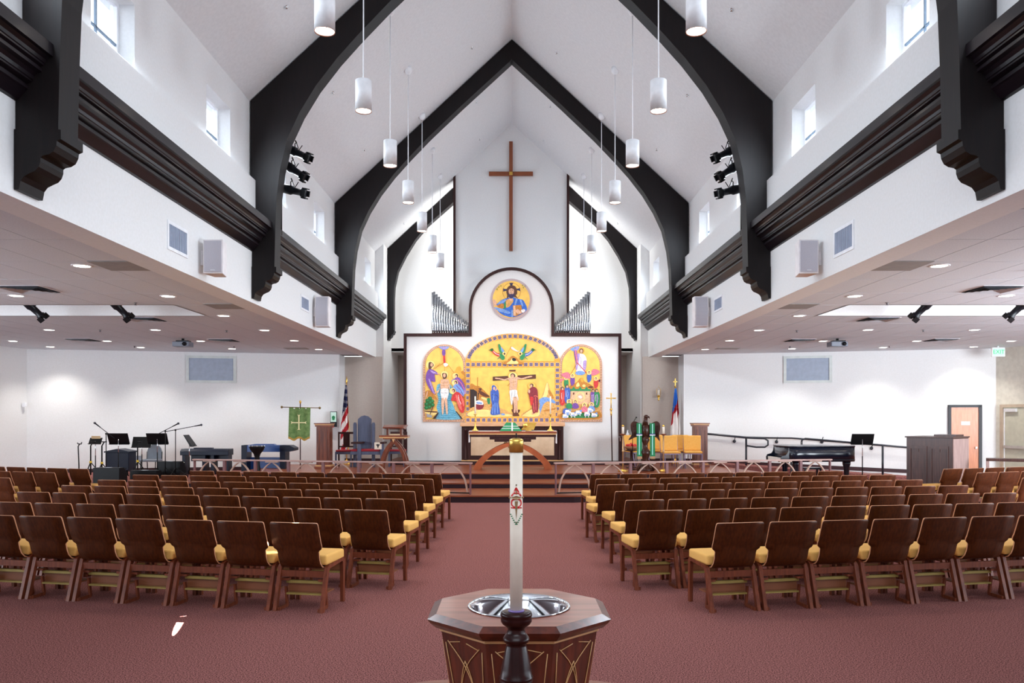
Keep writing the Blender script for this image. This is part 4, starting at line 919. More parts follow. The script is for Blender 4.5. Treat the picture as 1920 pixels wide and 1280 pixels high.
# ------------------------------------------------------------------ yellow choir chairs
M_uph = mat('amber_upholstery', (216, 158, 70), .85, c2=(224, 168, 84), scale=40)
M_sled = mat('grey_violet_frame', (132, 120, 150), .4, .3)
def ychair(px, y, rz, label, first=None):
    loc = (W(px, 0, y)[0], y, Z3)
    if first: return dup(first, loc, rz, label)
    t = thing('upholstered_chair', label, 'chair', loc, rz, 'gold upholstered chairs behind the eagle lectern')
    mb = MB(); Mx = Matrix.Translation((0, .24, .68)) @ Matrix.Rotation(R(-10), 4, 'X'); mb.box(-.24, .24, -.03, .03, -.21, .21, M=Mx); mb.build('backrest', M_uph, t, .025)
    MB().box(-.24, .24, -.24, .24, .41, .47).build('seat', M_uph, t, .02); MB().box(-.22, .22, -.22, .22, .385, .41).build('seat_pan', M_sled, t)
    for s in (-1, 1):
        MB().tube([(s * .22, -.3, 0), (s * .23, -.22, .36), (s * .23, -.17, .395), (s * .23, .16, .395), (s * .23, .22, .36), (s * .22, .30, 0)], .013, 8).build('leg_frame', M_sled, t)
        MB().tube([(s * .235, .17, .395), (s * .235, .27, .8)], .012, 8).build('back_post', M_sled, t)
    return t
y1 = ychair(1257, 21.9, R(0), 'gold upholstered chair directly behind the right floor candlestick')
ychair(1299, 22.0, R(-8), 'gold upholstered chair nearest the right hand pedestal', y1)
ychair(1229, 22.7, R(0), 'gold upholstered chair hidden behind the right wing of the eagle', y1)
ychair(1192, 22.6, R(25), 'gold upholstered chair left of the eagle lectern behind the fruit basket', y1)
ychair(1277, 22.8, R(-5), 'gold upholstered chair in the second row between the two front gold chairs', y1)
# basket
t = thing('offering_basket', 'basket of red fruit on a stand left of the eagle lectern', 'basket', (W(1184, 0, 21.9)[0], 21.95, Z3 + .50))
MB().lathe([(.1, 0), (.2, .06), (.22, .1), (.19, .1), (.1, .04)], n=18).build('basket', mat('wicker', (150, 110, 80), .8), t)
for i in range(7):
    a = 2 * math.pi * i / 6; r_ = .11 if i < 6 else 0; MB().ball((r_ * math.cos(a), r_ * math.sin(a), .12 + (.03 if i == 6 else 0)), .045, 0, 10, 6).build('fruit', mat('apple_red', (196, 40, 34), .4), t)
t = thing('basket_stand', 'small dark round stand under the fruit basket', 'stand', (W(1184, 0, 21.9)[0], 21.95, Z3)); MB().lathe([(.16, 0), (.14, .03), (.03, .05), (.03, .46), (.18, .48), (.18, .5)], n=16).build('pedestal', M_trimd, t)
# credence table with glassware
t = thing('credence_table', 'dark narrow side table beside the altar screen edge', 'table', (W(1176, 0, 23.2)[0], 23.2, Z3))
MB().box(-.22, .2, -.2, .2, .80, .84).build('tabletop', M_trimd, t)
for sx in (-.19, .17):
    for sy in (-.17, .17): MB().box(sx - .02, sx + .02, sy - .02, sy + .02, 0, .80).build('leg', M_trimd, t)
MB().box(-.2, .18, -.18, .18, .70, .80).build('apron', M_cherry, t)
tag(MB().lathe([(.05, 0), (.055, .06), (.02, .12), (.018, .17), (.03, .19)], n=14).build('glass_decanter', mat('pale_glass', (200, 206, 212), .08, 0)), 'small clear glass decanter on the narrow side table', 'decanter').location = (W(1176.5, 0, 23.1)[0], 23.1, Z3 + .84)
# gooseneck microphone by the eagle
t = thing('gooseneck_microphone', 'thin black gooseneck microphone beside the left wing of the eagle', 'microphone', (W(1186, 0, 21.2)[0], 21.2, Z3))
MB().tube([(0, 0, .02), (0, 0, 1.15), (.03, 0, 1.28), (.09, 0, 1.38)], .008, 6).build('gooseneck', M_black, t); MB().lathe([(.1, 0), (.1, .02), (.01, .03)], n=14).build('base', M_black, t); MB().ball((.1, 0, 1.39), .02).build('capsule', M_black, t)
# ================================================================== CONGREGATION CHAIRS
ORD = ['', 'first', 'second', 'third', 'fourth', 'fifth', 'sixth', 'seventh', 'eighth', 'ninth', 'tenth', 'eleventh']
def make_chair():
    t = thing('plywood_chair', 'x', 'chair', (0, 0, 0), 0, 'plywood congregation chairs')
    # bent ply shell : (y, z, half width)
    prof = [(-.083, .842, .218), (-.0825, .840, .228), (-.081, .835, .234), (-.078, .824, .237), (-.07, .80, .239), (-.045, .72, .241), (-.02, .65, .242), (-.004, .622, .242), (.002, .602, .240),
            (.006, .588, .232), (.010, .576, .214), (.013, .564, .206), (.03, .50, .204), (.05, .455, .204), (.085, .418, .206), (.14, .40, .208), (.22, .395, .21), (.34, .405, .21), (.48, .425, .20)]
    th = .014; mb = MB(); n = len(prof); S = 4; nrm = []
    for i in range(n):
        a, b = prof[max(i - 1, 0)], prof[min(i + 1, n - 1)]; d = Vector((b[0] - a[0], b[1] - a[1])).normalized(); nrm.append((d.y * 1, -d.x))   # toward rear/below
    vb = []; vf = []
    for (y, z, w_), (ny, nz) in zip(prof, nrm):
        for k in range(S + 1):
            u = -1 + 2 * k / S; cv = .012 * (u * u)
            vf.append((u * w_, y + cv * 1.0, z)); vb.append((u * w_, y + ny * th + cv, z + nz * th))
    N = (S + 1) * n; fs = []; fb = []; fe = []
    for i in range(n - 1):
        for k in range(S):
            a = i * (S + 1) + k; fs.append((a, a + 1, a + S + 2, a + S + 1)); fb.append((N + a, N + a + S + 1, N + a + S + 2, N + a + 1))
        a = i * (S + 1); b = a + S; c = S + 1
        fe.append((a, a + c, N + a + c, N + a)); fe.append((b, N + b, N + b + c, b + c))
    for k in range(S):
        fe.append((k, N + k, N + k + 1, k + 1)); q = (n - 1) * (S + 1) + k; fe.append((q, q + 1, N + q + 1, N + q))
    mb.add(vf + vb, fs + fb, 0, True)
    for f in fe: mb.f.append(list(f)); mb.m.append(1); mb.sm.append(False)
    o = mb.build('backrest', [M_walnut, M_edge], t)
    # bevelled cushion baked into the mesh
    bm = bmesh.new(); bmesh.ops.create_cube(bm, size=1); bmesh.ops.scale(bm, vec=(.49, .42, .095), verts=bm.verts); bmesh.ops.translate(bm, vec=(0, .31, .470), verts=bm.verts)
    bmesh.ops.bevel(bm, geom=list(bm.edges), offset=.024, segments=3, affect='EDGES', profile=.6)
    me = bpy.data.meshes.new('seat_cushion'); bm.to_mesh(me); bm.free(); me.materials.append(M_yellow)
    for p in me.polygons: p.use_smooth = True
    c = bpy.data.objects.new('seat_cushion', me); COL.objects.link(c); c.parent = t
    for s in (-1, 1):
        mb = MB(); x0, x1 = sorted((s * .215, s * .25))
        path = [(.0, 0), (.045, 0), (.145, .36), (.165, .385), (.46, .405), (.475, .39), (.485, 0), (.525, 0), (.52, .41), (.49, .44), (.15, .422), (.115, .40)]
        mb.prism_x([(p[0], p[1]) for p in path], x0, x1); mb.build('leg_frame', M_leg, t)
        mb = MB(); x2, x3 = sorted((s * .19, s * .212)); mb.prism_x([(.02, 0), (.20, .0), (.215, .02), (.19, .20), (.165, .20), (.185, .035), (.02, .03)], x2, x3); mb.build('foot_runner', M_leg, t)
    mb = MB(); mb.box(-.215, .215, .11, .135, .305, .365); mb.build('cross_rail', M_leg, t)
    MB().box(-.19, .19, .16, .20, .235, .26).build('rack_strip', M_rack, t); MB().box(-.19, .19, .16, .20, .125, .14).build('rack_strip', M_rack, t)
    mb = MB(); mb.box(-.19, .19, .20, .215, .15, .225); mb.box(-.19, .19, .20, .40, .135, .147); mb.build('book_rack', mat('rack_wood', (132, 78, 48), .5), t)
    for s in (-1, 1): MB().box(min(s * .15, s * .215), max(s * .15, s * .215), .12, .18, .265, .285).build('rack_bolt', M_leg, t)
    return t
chair0 = make_chair(); used = [0]
def put(x, y, a, label, grp):
    if not used[0]:
        used[0] = 1; chair0.location = (x, y, 0); chair0.rotation_euler = (0, 0, a); chair0['label'] = label; chair0['group'] = grp; return
    dup(chair0, (x, y, 0), a, label, grp)
NUM = 1440.0
rowsL = [(596.6, 980.6, 8), (726.9, 956.6, 10), (756.9, 935.6, 10), (778.4, 921, 10), (794.4, 909, 10), (812, 898, 10), (827, 888.6, 9)]
rowsR = [(1342.5, 980.8, 8), (1198.4, 957.3, 10), (1172.6, 937.4, 10), (1153, 921, 10), (1120, 908.6, 10), (1117, 897.8, 10), (1107, 888.9, 9)]
rn = ['front row nearest the camera', 'second row', 'third row', 'fourth row', 'fifth row', 'sixth row', 'farthest row by the steps']
PIT = .53
for side, rows, s in (('left', rowsL, -1), ('right', rowsR, 1)):
    for r_, (px, py, n) in enumerate(rows):
        Y = NUM / (py - VY); X = (px - VX) * Y / F; a = s * R(10.5)
        ox, oy = -s * .241, -.08          # aisle side top corner in chair coordinates
        bx = X - (ox * math.cos(a) - oy * math.sin(a)); by = Y - (ox * math.sin(a) + oy * math.cos(a))
        for i in range(n):
            x = bx + s * PIT * i * math.cos(a) ; y = by + abs(math.sin(a)) * PIT * i
            jit = random.uniform(-1, 1)
            put(x, y + jit * .008, a + R(jit * 1.0), 'plywood chair, %s block, %s, %s seat from the centre aisle' % (side, rn[r_], ORD[i + 1]), 'chairs of the %s block' % side)
for side, s in (('left', -1), ('right', 1)):
    for r_, (x, y, n) in enumerate(((8.17, 15.15, 5), (8.22, 14.15, 4), (8.25, 12.95, 3))):
        a = s * R(19)
        for i in range(n):
            put(s * (x + PIT * i * math.cos(a)) + (.1 if s > 0 else 0), y + PIT * i * abs(math.sin(a)), a,
                'plywood chair, outer %s group, %s row, %s seat from its inner end' % (side, ['back', 'middle', 'nearest'][r_], ORD[i + 1]), 'chairs of the outer %s group' % side)
# ================================================================== FONT
fy = 3.62
t = thing('baptismal_font', 'octagonal wooden font with chrome bowl and gilt arch lines', 'font', (W(973, 0, fy)[0], fy, 0))
def octo(hw_): return [(hw_ / math.cos(R(22.5)) * math.cos(R(22.5 + 45 * k)), hw_ / math.cos(R(22.5)) * math.sin(R(22.5 + 45 * k))) for k in range(8)]
M_ftop = wood('font_top', (138, 74, 58), (168, 96, 76), .28, 'x', 4, coat=.4); M_fbody = wood('font_body', (70, 24, 14), (104, 42, 24), .35, 'z', 5, coat=.3)
# top with round hole
mb = MB(); no = 48; inn = [(.222 * math.cos(2 * math.pi * i / no), .222 * math.sin(2 * math.pi * i / no)) for i in range(no)]
ov = octo(.36)
def oct_at(th):
    d = Vector((math.cos(th), math.sin(th))); best = 9
    for k in range(8):
        na = R(45 * k); c = d.x * math.cos(na) + d.y * math.sin(na)
        if c > 1e-6: best = min(best, .36 / c)
    return (d.x * best, d.y * best)
ang = [2 * math.pi * i / no for i in range(no)]
out = [oct_at(a) for a in [q + R(0) for q in ang]]
# make sure corners exist
for k in range(8):
    ca = R(22.5 + 45 * k); i = min(range(no), key=lambda q: abs(ang[q] - ca)); out[i] = ov[k]
mb.add([(p[0], p[1], .95) for p in inn] + [(p[0], p[1], .95) for p in out], [(i, i + no, (i + 1) % no + no, (i + 1) % no) for i in range(no)])
mb.build('rim', M_ftop, t)
tp = t.children[0] if t.children else None
mb = MB(); a_, b_, c_ = octo(.36), octo(.397), octo(.385)
for k in range(8):
    k2 = (k + 1) % 8
    mb.add([(*a_[k], .95), (*a_[k2], .95), (*b_[k2], .93), (*b_[k], .93)], [(3, 2, 1, 0)] if False else [(0, 3, 2, 1)]); mb.add([(*b_[k], .93), (*b_[k2], .93), (*c_[k2], .912), (*c_[k], .912)], [(0, 3, 2, 1)])
mb.build('bevelled_edge', M_fbody, t)
mb = MB(); mb.skirt(octo(.362), octo(.385), .89, .912); mb.skirt(octo(.35), octo(.362), .887, .89); mb.build('cornice', M_fbody, t); mb = MB(); mb.skirt(octo(.338), octo(.345), .872, .875); mb.skirt(octo(.345), octo(.345), .875, .887); mb.skirt(octo(.345), octo(.35), .887, .8872); mb.build('inlay_line', M_tan, t)
MB().skirt(octo(.235), octo(.338), .18, .875).build('body', M_fbody, t)
MB().prism_z(octo(.30), 0, .1).build('plinth', M_fbody, t, .01); MB().prism_z(octo(.25), .1, .18).build('plinth_step', M_fbody, t)
bowl = MB().lathe([(.232, .953), (.228, .957), (.217, .953), (.212, .93), (.196, .89), (.165, .85), (.12, .82), (.06, .805), (.03, .802), (.004, .802)], n=56, caps=False).build('chrome_bowl', M_chrome, t)
bowl['label'] = 'shiny chrome bowl'
# gilt tracery on every face
for k in range(8):
    na = R(45 * k); mb = MB()
    def fp(u, z):
        hw_ = .235 + (.338 - .235) * (z - .18) / .695 + .003; d = Vector((math.cos(na), math.sin(na))); e = Vector((-math.sin(na), math.cos(na)))
        p = d * hw_ + e * u; return (p.x, p.y, z)
    w_ = .115
    for sx in (-1, 1):
        for P_ in ([(sx * w_, .83), (sx * .085, .55), (sx * .07, .55), (sx * .03, .70), (sx * .0, .77)], [(sx * .10, .84), (sx * .0, .74), (-sx * .055, .60), (-sx * .075, .42), (-sx * .08, .24)], [(sx * .02, .85), (sx * .09, .835)]):
            pts = [fp(u, z) for u, z in (smooth_curve(P_, 3) if len(P_) > 4 else P_)]; mb.tube(pts, .0022, 5)
    mb.build('gilt_tracery', M_tan, t)
# ================================================================== PASCHAL CANDLE STAND
cy = 2.95; cx_ = W(968, 0, cy)[0]
M_ebony = wood('dark_turned_wood', (34, 8, 8), (46, 14, 12), .28, 'z', 6, coat=.06)
t = thing('candle_stand', 'dark turned wooden candle stand in front of the font', 'candle stand', (cx_, cy, 0))
pr = [(.0, 1.088), (.05, 1.088), (.056, 1.085), (.0585, 1.078), (.0585, 1.072), (.056, 1.07), (.058, 1.062), (.057, 1.05), (.05, 1.04), (.04, 1.034), (.032, 1.026), (.031, 1.02), (.034, 1.012), (.034, 1.008), (.04, 1.002), (.044, .996), (.049, .988), (.049, .983), (.046, .98), (.046, .976), (.04, .972), (.036, .966), (.038, .96), (.043, .94), (.049, .91), (.055, .88), (.059, .852), (.062, .848), (.062, .844), (.06, .84), (.062, .836), (.062, .832), (.059, .828)][::-1]
MB().lathe(pr, n=32).build('turned_top', M_ebony, t)
mb = MB(); vs = []; n = 40; m = 60; fs = []
for j in range(m + 1):
    z = .828 - .56 * j / m; tw = j * .12
    for i in range(n):
        th = 2 * math.pi * i / n; r = (.056 - .012 * abs(j / m - .1)) + .005 * math.cos(8 * th + tw * 4); vs.append((r * math.cos(th), r * math.sin(th), z))
for j in range(m):
    for i in range(n): i2 = (i + 1) % n; fs.append((j * n + i, (j + 1) * n + i, (j + 1) * n + i2, j * n + i2))
mb.add(vs, fs, 0, True).build('twisted_column', M_ebony, t)
MB().lathe([(.15, 0), (.15, .03), (.12, .05), (.07, .09), (.06, .15), (.075, .18), (.05, .22), (.05, .27)], n=32).build('base', M_ebony, t)
t = thing('paschal_candle', 'tall white candle with red alpha and omega and brass cap', 'candle', (cx_, cy, 1.088))
MB().lathe([(.0235, 0), (.0235, .60)], n=32).build('wax', M_ivory, t)
MB().lathe([(.0262, .585), (.0262, .625), (.0255, .632), (.012, .638), (.006, .634)], n=32).build('brass_cap', M_gold, t); MB().tube([(0, 0, .63), (0, 0, .655)], .0025, 6).build('wick', M_black, t)
MB().lathe([(.03, 0), (.03, .004), (.026, .006)], n=24).build('wax_collar', mat('lilac_wax', (120, 100, 160), .4), t)
M_rl = mat('candle_red', (206, 16, 22), .6)
def ctext(name, s, sz, z):
    o = text(name, s, sz, M_rl, t, (0, 0, 0), ext=.0008)
    for v in o.data.vertices:
        x, yy, zz = v.co; th = 1.4 * x / .0238; v.co = (.025 * math.sin(th) + 0, -(.0256 + zz) * math.cos(th), yy + z)
    o.rotation_euler = (0, 0, 0); return o
zA = H - (922 - VY) * cy / F - 1.088; zO = H - (944 - VY) * cy / F - 1.088
ctext('alpha_letter', 'A', .048, zA); ctext('omega_letter', '\u03a9', .050, zO)
zM = H - (931.5 - VY) * cy / F - 1.088
mb = MB(); mb.add([(-.022, -.027, zM), (0, -.029, zM + .0075), (.022, -.027, zM), (0, -.029, zM - .0075)], [(0, 3, 2, 1)]); mb.add([(-.006, -.0285, zO + .012), (.006, -.0285, zO + .012), (0, -.027, zO - .056)], [(0, 2, 1)]); mb.add([(-.003, -.0248, zM + .012), (.003, -.0248, zM + .012), (0, -.0245, zA + .026)], [(0, 1, 2)])
for s in (-1, 1): mb.ball((s * .024, -.018, zM), .004, 0, 8, 5)
mb.build('gilt_cross', mat('dull_gold', (150, 120, 84), .4, .3), t)
mb = MB()
for s in (-1, 1):
    for i in range(6):
        u = i / 5; x = s * (.021 - .019 * u); z = zO - .037 - .035 * u; mb.ball((x, -.0245 * math.cos(x / .0245) - .0005, z), (.0035, .0015, .0022), 0, 6, 4)
mb.build('laurel_leaves', M_green, t)
mb = MB()
for (dx, dz) in ((0, zA + .028), (0, zM - .004), (0, zO - .066)): mb.ball((dx, -.026, dz), .0028, 0, 8, 5)
mb.build('incense_grain', M_bronze, t)
# ================================================================== PENDANT LIGHTS
pY = [9.13, 11.5, 14.0, 16.4, 18.9, 21.3, 23.6]
pn = ['nearest', 'second nearest', 'third', 'fourth', 'fifth', 'sixth', 'farthest']
def pend():
    t = thing('pendant_light', 'x', 'lamp', (0, 0, 0), 0, 'white cylinder pendant lights')
    mb = MB().lathe([(.108, .02), (.117, 0), (.117, .44), (.11, .445), (.02, .447)], n=28, caps=False); mb.build('shade', M_white, t)
    MB().lathe([(.001, .02), (.108, .02)], n=24, caps=False).build('lamp_lens', M_lamp, t)
    MB().lathe([(.11, .004), (.117, 0), (.118, .006)], n=28, caps=False).build('trim_ring', mat('copper_ring', (190, 120, 90), .3, .8), t)
    zt = roofz(2.13) - 6.2
    MB().lathe([(.009, .44), (.009, zt)], n=8).build('stem', M_white, t)
    Mx = Matrix.Translation((0, 0, zt)) ; MB().lathe([(.012, -.09), (.05, -.07), (.075, -.02), (.075, .06)], n=16).build('canopy', M_white, t).location = (0, 0, zt)
    return t
P0 = pend(); fst = True
for s, sd in ((-1, 'left'), (1, 'right')):
    for y, nme in zip(pY, pn):
        lb = 'white cylinder pendant lamp, %s in the %s hand row' % (nme, sd)
        loc = (XC + s * 2.12, y, 6.2)
        if fst: P0.location = loc; P0['label'] = lb; fst = False
        else: dup(P0, loc, 0, lb)
        spot('pendant_beam', (loc[0], y, 6.19), (loc[0], y, 0), 110, 80, .7, (1, .86, .70), .1)
# ================================================================== AISLE CEILING FITTINGS
dl = MB().lathe([(.075, -.004), (.075, -.002), (.001, -.002)], n=24, caps=False).mesh('lens', M_lamp)
dr = MB().lathe([(.075, .002), (.08, -.008), (.098, -.006), (.10, .002)], n=24, caps=False).mesh('trim_ring', M_white)
spots = [(5.36, 7.5), (5.36, 10.0), (5.36, 12.5), (5.36, 14.9), (5.36, 17.35), (5.36, 19.7), (5.36, 22.2), (7.7, 12.45), (7.7, 17.3), (7.7, 19.8), (7.7, 22.0), (10.0, 17.3), (10.02, 19.8), (10.02, 21.6), (12.35, 19.8), (12.35, 21.4)]
for s, sd in ((-1, 'left'), (1, 'right')):
    for i, (x, y) in enumerate(spots):
        if i == 0: continue
        col = {5.36: 'column beside the nave', 7.7: 'second column', 10.0: 'third column', 10.02: 'third column', 12.35: 'outermost column'}[x]
        same = sorted([q[1] for q in spots[1:] if abs(q[0] - x) < .1]); kk = same.index(y)
        t = thing('recessed_downlight', 'round recessed ceiling light, %s aisle, %s, %s from the camera' % (sd, col, ORD[kk + 1]), 'ceiling light', (XC + s * x, y, ZC), 0, 'recessed lights of the %s aisle' % sd)
        for nm_, me in (('lens', dl), ('trim_ring', dr)):
            o = bpy.data.objects.new(nm_, me); COL.objects.link(o); o.parent = t; o.scale = (1.25, 1.25, 1)
        if 1: spot('downlight_beam', (XC + s * x, y, ZC - .02), (XC + s * x, y + .3, 0), 45 if y < 21 else 130, 110, .8, (1, .95, .88), .07)
# square air diffusers
def diffuser(x, y, label):
    t = thing('air_diffuser', label, 'vent', (x, y, ZC), 0, 'square ceiling air diffusers')
    MB().box(-.29, .29, -.29, .29, -.012, .0).build('face_plate', mat('vent_shadow', (52, 52, 60), .7), t)
    mb = MB()
    for a, b, c, d in ((-.31, .31, -.31, -.28), (-.31, .31, .28, .31), (-.31, -.28, -.28, .28), (.28, .31, -.28, .28)): mb.box(a, b, c, d, -.004, 0)
    mb.build('vent_frame', M_white, t)
    for r in (.28, .21, .14, .07):
        mb = MB(); q0 = [(-r, -r), (r, -r), (r, r), (-r, r)]; q1 = [(a * (r - .04) / r, b * (r - .04) / r) for a, b in q0]
        for k in range(4):
            k2 = (k + 1) % 4; mb.add([(*q0[k], -.028), (*q0[k2], -.028), (*q1[k2], -.012), (*q1[k], -.012)], [(0, 1, 2, 3)])
        mb.build('louvre_ring', mat('vent_grey', (176, 178, 184), .5), t)
for s, sd in ((-1, 'left'), (1, 'right')):
    for (x, y, nme) in ((7.1, 11.8, 'nearest the camera'), (7.05, 15.4, 'just behind the coffer'), (7.05, 19.6, 'towards the chancel'), (10.45, 19.5, 'farthest out')):
        diffuser(XC + s * x, y, 'square louvred air vent in the %s aisle ceiling, %s' % (sd, nme))
    for (x, y, w_, d, nme) in ((4.83, 9.98, .3, .3, 'nearer'), (4.83, 13.6, .3, .3, 'middle'), (5.9, 21.9, .3, .2, 'farthest')):
        o = MB().box(-w_, w_, -d, d, -.012, 0).build('return_grille', mat('grille_grey', (150, 148, 146), .8), None); o.location = (XC + s * x, y, ZC)
        tag(o, 'flat grey return panel set in the %s aisle ceiling, %s one' % (sd, nme), 'vent', 'flat grey ceiling panels')
# projectors
for px, y, lb in ((343, 19.2, 'grey projector under the left aisle ceiling'), (1570, 19.2, 'grey projector under the right aisle ceiling')):
    x = W(px, 0, y)[0]; t = thing('projector', lb, 'projector', (x, y, ZC), 0, 'ceiling projectors')
    MB().box(-.2, .2, -.15, .15, -.20, -.08).build('body', mat('projector_grey', (110, 116, 130), .4), t, .015); MB().tube([(0, 0, 0), (0, 0, -.08)], .03).build('mount', M_black, t)
    MB().box(-.13, .16, -.1, .1, -.08, -.05).build('mount_plate', M_black, t); MB().tube([(.1, -.15, -.14), (.1, -.19, -.14)], .045, 14).build('projector_lens', M_black, t)
# sprinklers
def sprinkler(x, y, z, label, g):
    mb = MB().lathe([(.028, 0), (.028, -.008), (.012, -.012), (.012, -.035), (.026, -.038), (.026, -.042), (.004, -.042)], n=10); o = mb.build('sprinkler_head', M_chrome if z > 5 else mat('sprinkler_metal', (110, 108, 112), .4, .6)); o.location = (x, y, z); tag(o, label, 'sprinkler', g)
for s, sd in ((-1, 'left'), (1, 'right')):
    for (x, y, nm_) in ((6.65, 10.3, 'nearest'), (6.2, 13.2, 'by the coffer corner'), (8.9, 17.3, 'in the third column'), (6.2, 17.4, 'beside the inner light column'), (10.0, 21.2, 'near the splayed wall'), (7.4, 21.3, 'above the framed wall window')):
        sprinkler(XC + s * x, y, ZC, 'small sprinkler head in the %s aisle ceiling, %s' % (sd, nm_), 'sprinkler heads')
for i, (px, py) in enumerate([(538, 12), (625, 173), (683, 280), (885, 89), (893, 191), (899, 261), (757, 418), (1374, 17), (1290, 178), (1232, 280), (1044, 98), (1032, 199), (1019, 263), (1158, 418)]):
    a, b = abs(px - 960) / F, (VY - py) / F      # x = a Y ; z = 1.8 + b Y = 10.92 - .926 a Y
    Y = (10.92 - 1.8) / (b + .926 * a); x = XC + (px - 960) * Y / F
    sprinkler(x, Y, roofz(x) + .01, 'tiny sprinkler head on the %s vault slope, %s of seven by distance' % ('left' if px < 960 else 'right', ORD[sorted([1, 2, 3, 4, 5, 6, 7])[i % 7]]), 'vault sprinkler heads')
# ================================================================== WALL SPEAKERS, VENTS, STAGE LIGHTS
def speaker(s, y, h, wd, zc, label, curved):
    x = XC + s * 4.03; t = thing('wall_speaker', label, 'speaker', (x, y, zc), 0, 'white wall speakers')
    M_sp = mat('speaker_grey', (228, 224, 226), .6); M_gr = mat('speaker_grille', (190, 188, 198), .7, bump=.2, scale=300)
    if curved:
        fr = [(-.10 + .0, -h / 2)] + [(-.10 - .05 * math.cos(math.pi * (q / 8 - .5)), -h / 2 + h * q / 8) for q in range(9)] + [(.12, h / 2), (.12, -h / 2)]
        MB().prism_x(fr, -wd / 2, wd / 2).build('cabinet', M_sp, t)
        fr = [(-.101 - .05 * math.cos(math.pi * (q / 8 - .5)) - .012, -h / 2 * .94 + h * .94 * q / 8) for q in range(9)] + [(-.06, h / 2 * .94), (-.06, -h / 2 * .94)]
        MB().prism_x(fr, -wd * .42, wd * .42).build('grille', M_gr, t)
    else:
        MB().prism_z([(-wd / 2, -.13), (wd / 2, -.13), (wd * .32, .16), (-wd * .32, .16)], -h / 2, h / 2).build('cabinet', M_sp, t, .008)
        MB().box(-wd * .43, wd * .43, -.142, -.13, -h * .45, h * .46).build('grille', M_gr, t); MB().box(-.03, .03, -.146, -.142, -h * .41, -h * .39).build('badge', M_white, t)
    MB().tube([(s * .02, .05, 0), (s * .19, .02, 0)], .025, 8).build('bracket', M_sp, t); MB().box(min(s * .17, s * .2), max(s * .17, s * .2), -.04, .08, -.1, .1).build('wall_plate', M_sp, t)
speaker(-1, 10.95, .46, .27, 3.98, 'boxy white loudspeaker on the left aisle fascia', False); speaker(1, 10.95, .46, .27, 3.98, 'boxy white loudspeaker on the right aisle fascia', False)
speaker(-1, 17.1, .64, .29, 4.06, 'tall curved white loudspeaker on the left fascia beyond the stage lights', True); speaker(1, 17.1, .64, .29, 4.06, 'tall curved white loudspeaker on the right fascia beyond the stage lights', True)
for s, sd in ((-1, 'left'), (1, 'right')):
    for (y, w_, z0, z1, nme) in ((10.15, .34, 3.88, 4.24, 'nearer'), (16.35, .36, 3.98, 4.28, 'farther')):
        x = XC + s * HW; t = thing('wall_vent', 'square louvred vent on the %s fascia, %s one' % (sd, nme), 'vent', (x, y, z0), 0, 'fascia wall vents')
        h = z1 - z0; f = MB(); X0, X1 = sorted((-s * .015, s * .005))
        for a, b, c, d in ((-w_, w_, 0, .04), (-w_, w_, h - .04, h), (-w_, -w_ + .04, .04, h - .04), (w_ - .04, w_, .04, h - .04)):
            f.box(X0, X1, a * .9, b * .9, c, d)
        f.build('vent_frame', M_white, t); MB().box(X0 + (.0), X1, -w_ * .86, w_ * .86, .04, h - .04).build('vent_back', mat('vent_blue_grey', (120, 130, 150), .7), t).scale = (.6, 1, 1)
        for q in range(12):
            yy = (-w_ + .05) * .9 + (2 * w_ - .1) * .9 * (q + .5) / 12; MB().box(min(-s * .014, 0), max(-s * .014, 0), yy - .006, yy + .006, .04, h - .04).build('louvre_slat', mat('louvre', (166, 176, 196), .5), t)
# stage lights behind the second arch
def stage_light(x, y, z, ax, az, label, grp='black stage spotlights', up=0):
    t = thing('stage_spotlight', label, 'spotlight', (x, y, z), 0, grp)
    d = Vector((ax, -.18 if az > -.9 else 0.6, az)).normalized(); q = Vector((0, 0, 1)).rotation_difference(d).to_matrix().to_4x4()
    MB().lathe([(.05, -.22), (.075, -.18), (.08, -.02), (.06, .02), (.055, .16), (.075, .18), (.078, .25), (.06, .25)], n=16, M=q).build('barrel', M_blk2, t)
    mb = MB()
    for k in range(4):
        mb.box(-.05 if k % 2 == 0 else (.07 if k == 1 else -.09), .05 if k % 2 == 0 else (.09 if k == 1 else -.07), (.07 if k == 0 else -.09) if k % 2 == 0 else -.05, (.09 if k == 0 else -.07) if k % 2 == 0 else .05, .2, .29, M=q)
    mb.build('shutter_frame', M_black, t)
    mb = MB(); mb.tube([(0, -.1, 0), (0, -.1, .12), (0, 0, .16), (0, .1, .12), (0, .1, 0)], .009, 6); mb.tube([(0, 0, .16), (-.03 * (1 if ax > 0 else -1), .04, .22)], .012, 6); mb.build('yoke', M_black, t)
    if up: MB().tube([(0, 0, .16), (0, 0, up)], .016, 8).build('mount_pipe', M_black, t)
    MB().tube([tuple(d * .05 + Vector((0, 0, .06))), tuple(d * .12 + Vector((0, 0, .17)))], .008, 6).build('shutter_handle', M_black, t)
for s, sd in ((-1, 'left'), (1, 'right')):
    for (px, py, az, nme) in ((556, 286, -.45, 'highest'), (550, 318, -.62, 'middle'), (548, 357, -.25, 'lowest')):
        y = 13.75; x, z = W(px, py, y); x = -s * x if s > 0 else x
        stage_light(x if s < 0 else abs(x) - .04, y, z, -s * .9, az, '%s of three black stage spotlights behind the %s side of the arch' % (nme, sd))
    o = MB().tube([(XC + s * 3.92, 13.6, 4.9), (XC + s * 3.92, 13.6, 6.9)], .025, 8).build('light_pipe', M_black); tag(o, 'black vertical pipe carrying the stage spotlights on the %s side' % sd, 'pipe')
for px, s in ((222, -1), (60, -1), (1733, 1), (1912, 1)):
    y = 14.2; x, _ = W(px, 0, y); stage_light(x, y, 3.76, -s * .75, -.95, 'black stage spotlight under the %s coffer, %s one' % ('left' if s < 0 else 'right', 'inner' if px in (222, 1733) else 'outer'), 'coffer spotlights', .36)
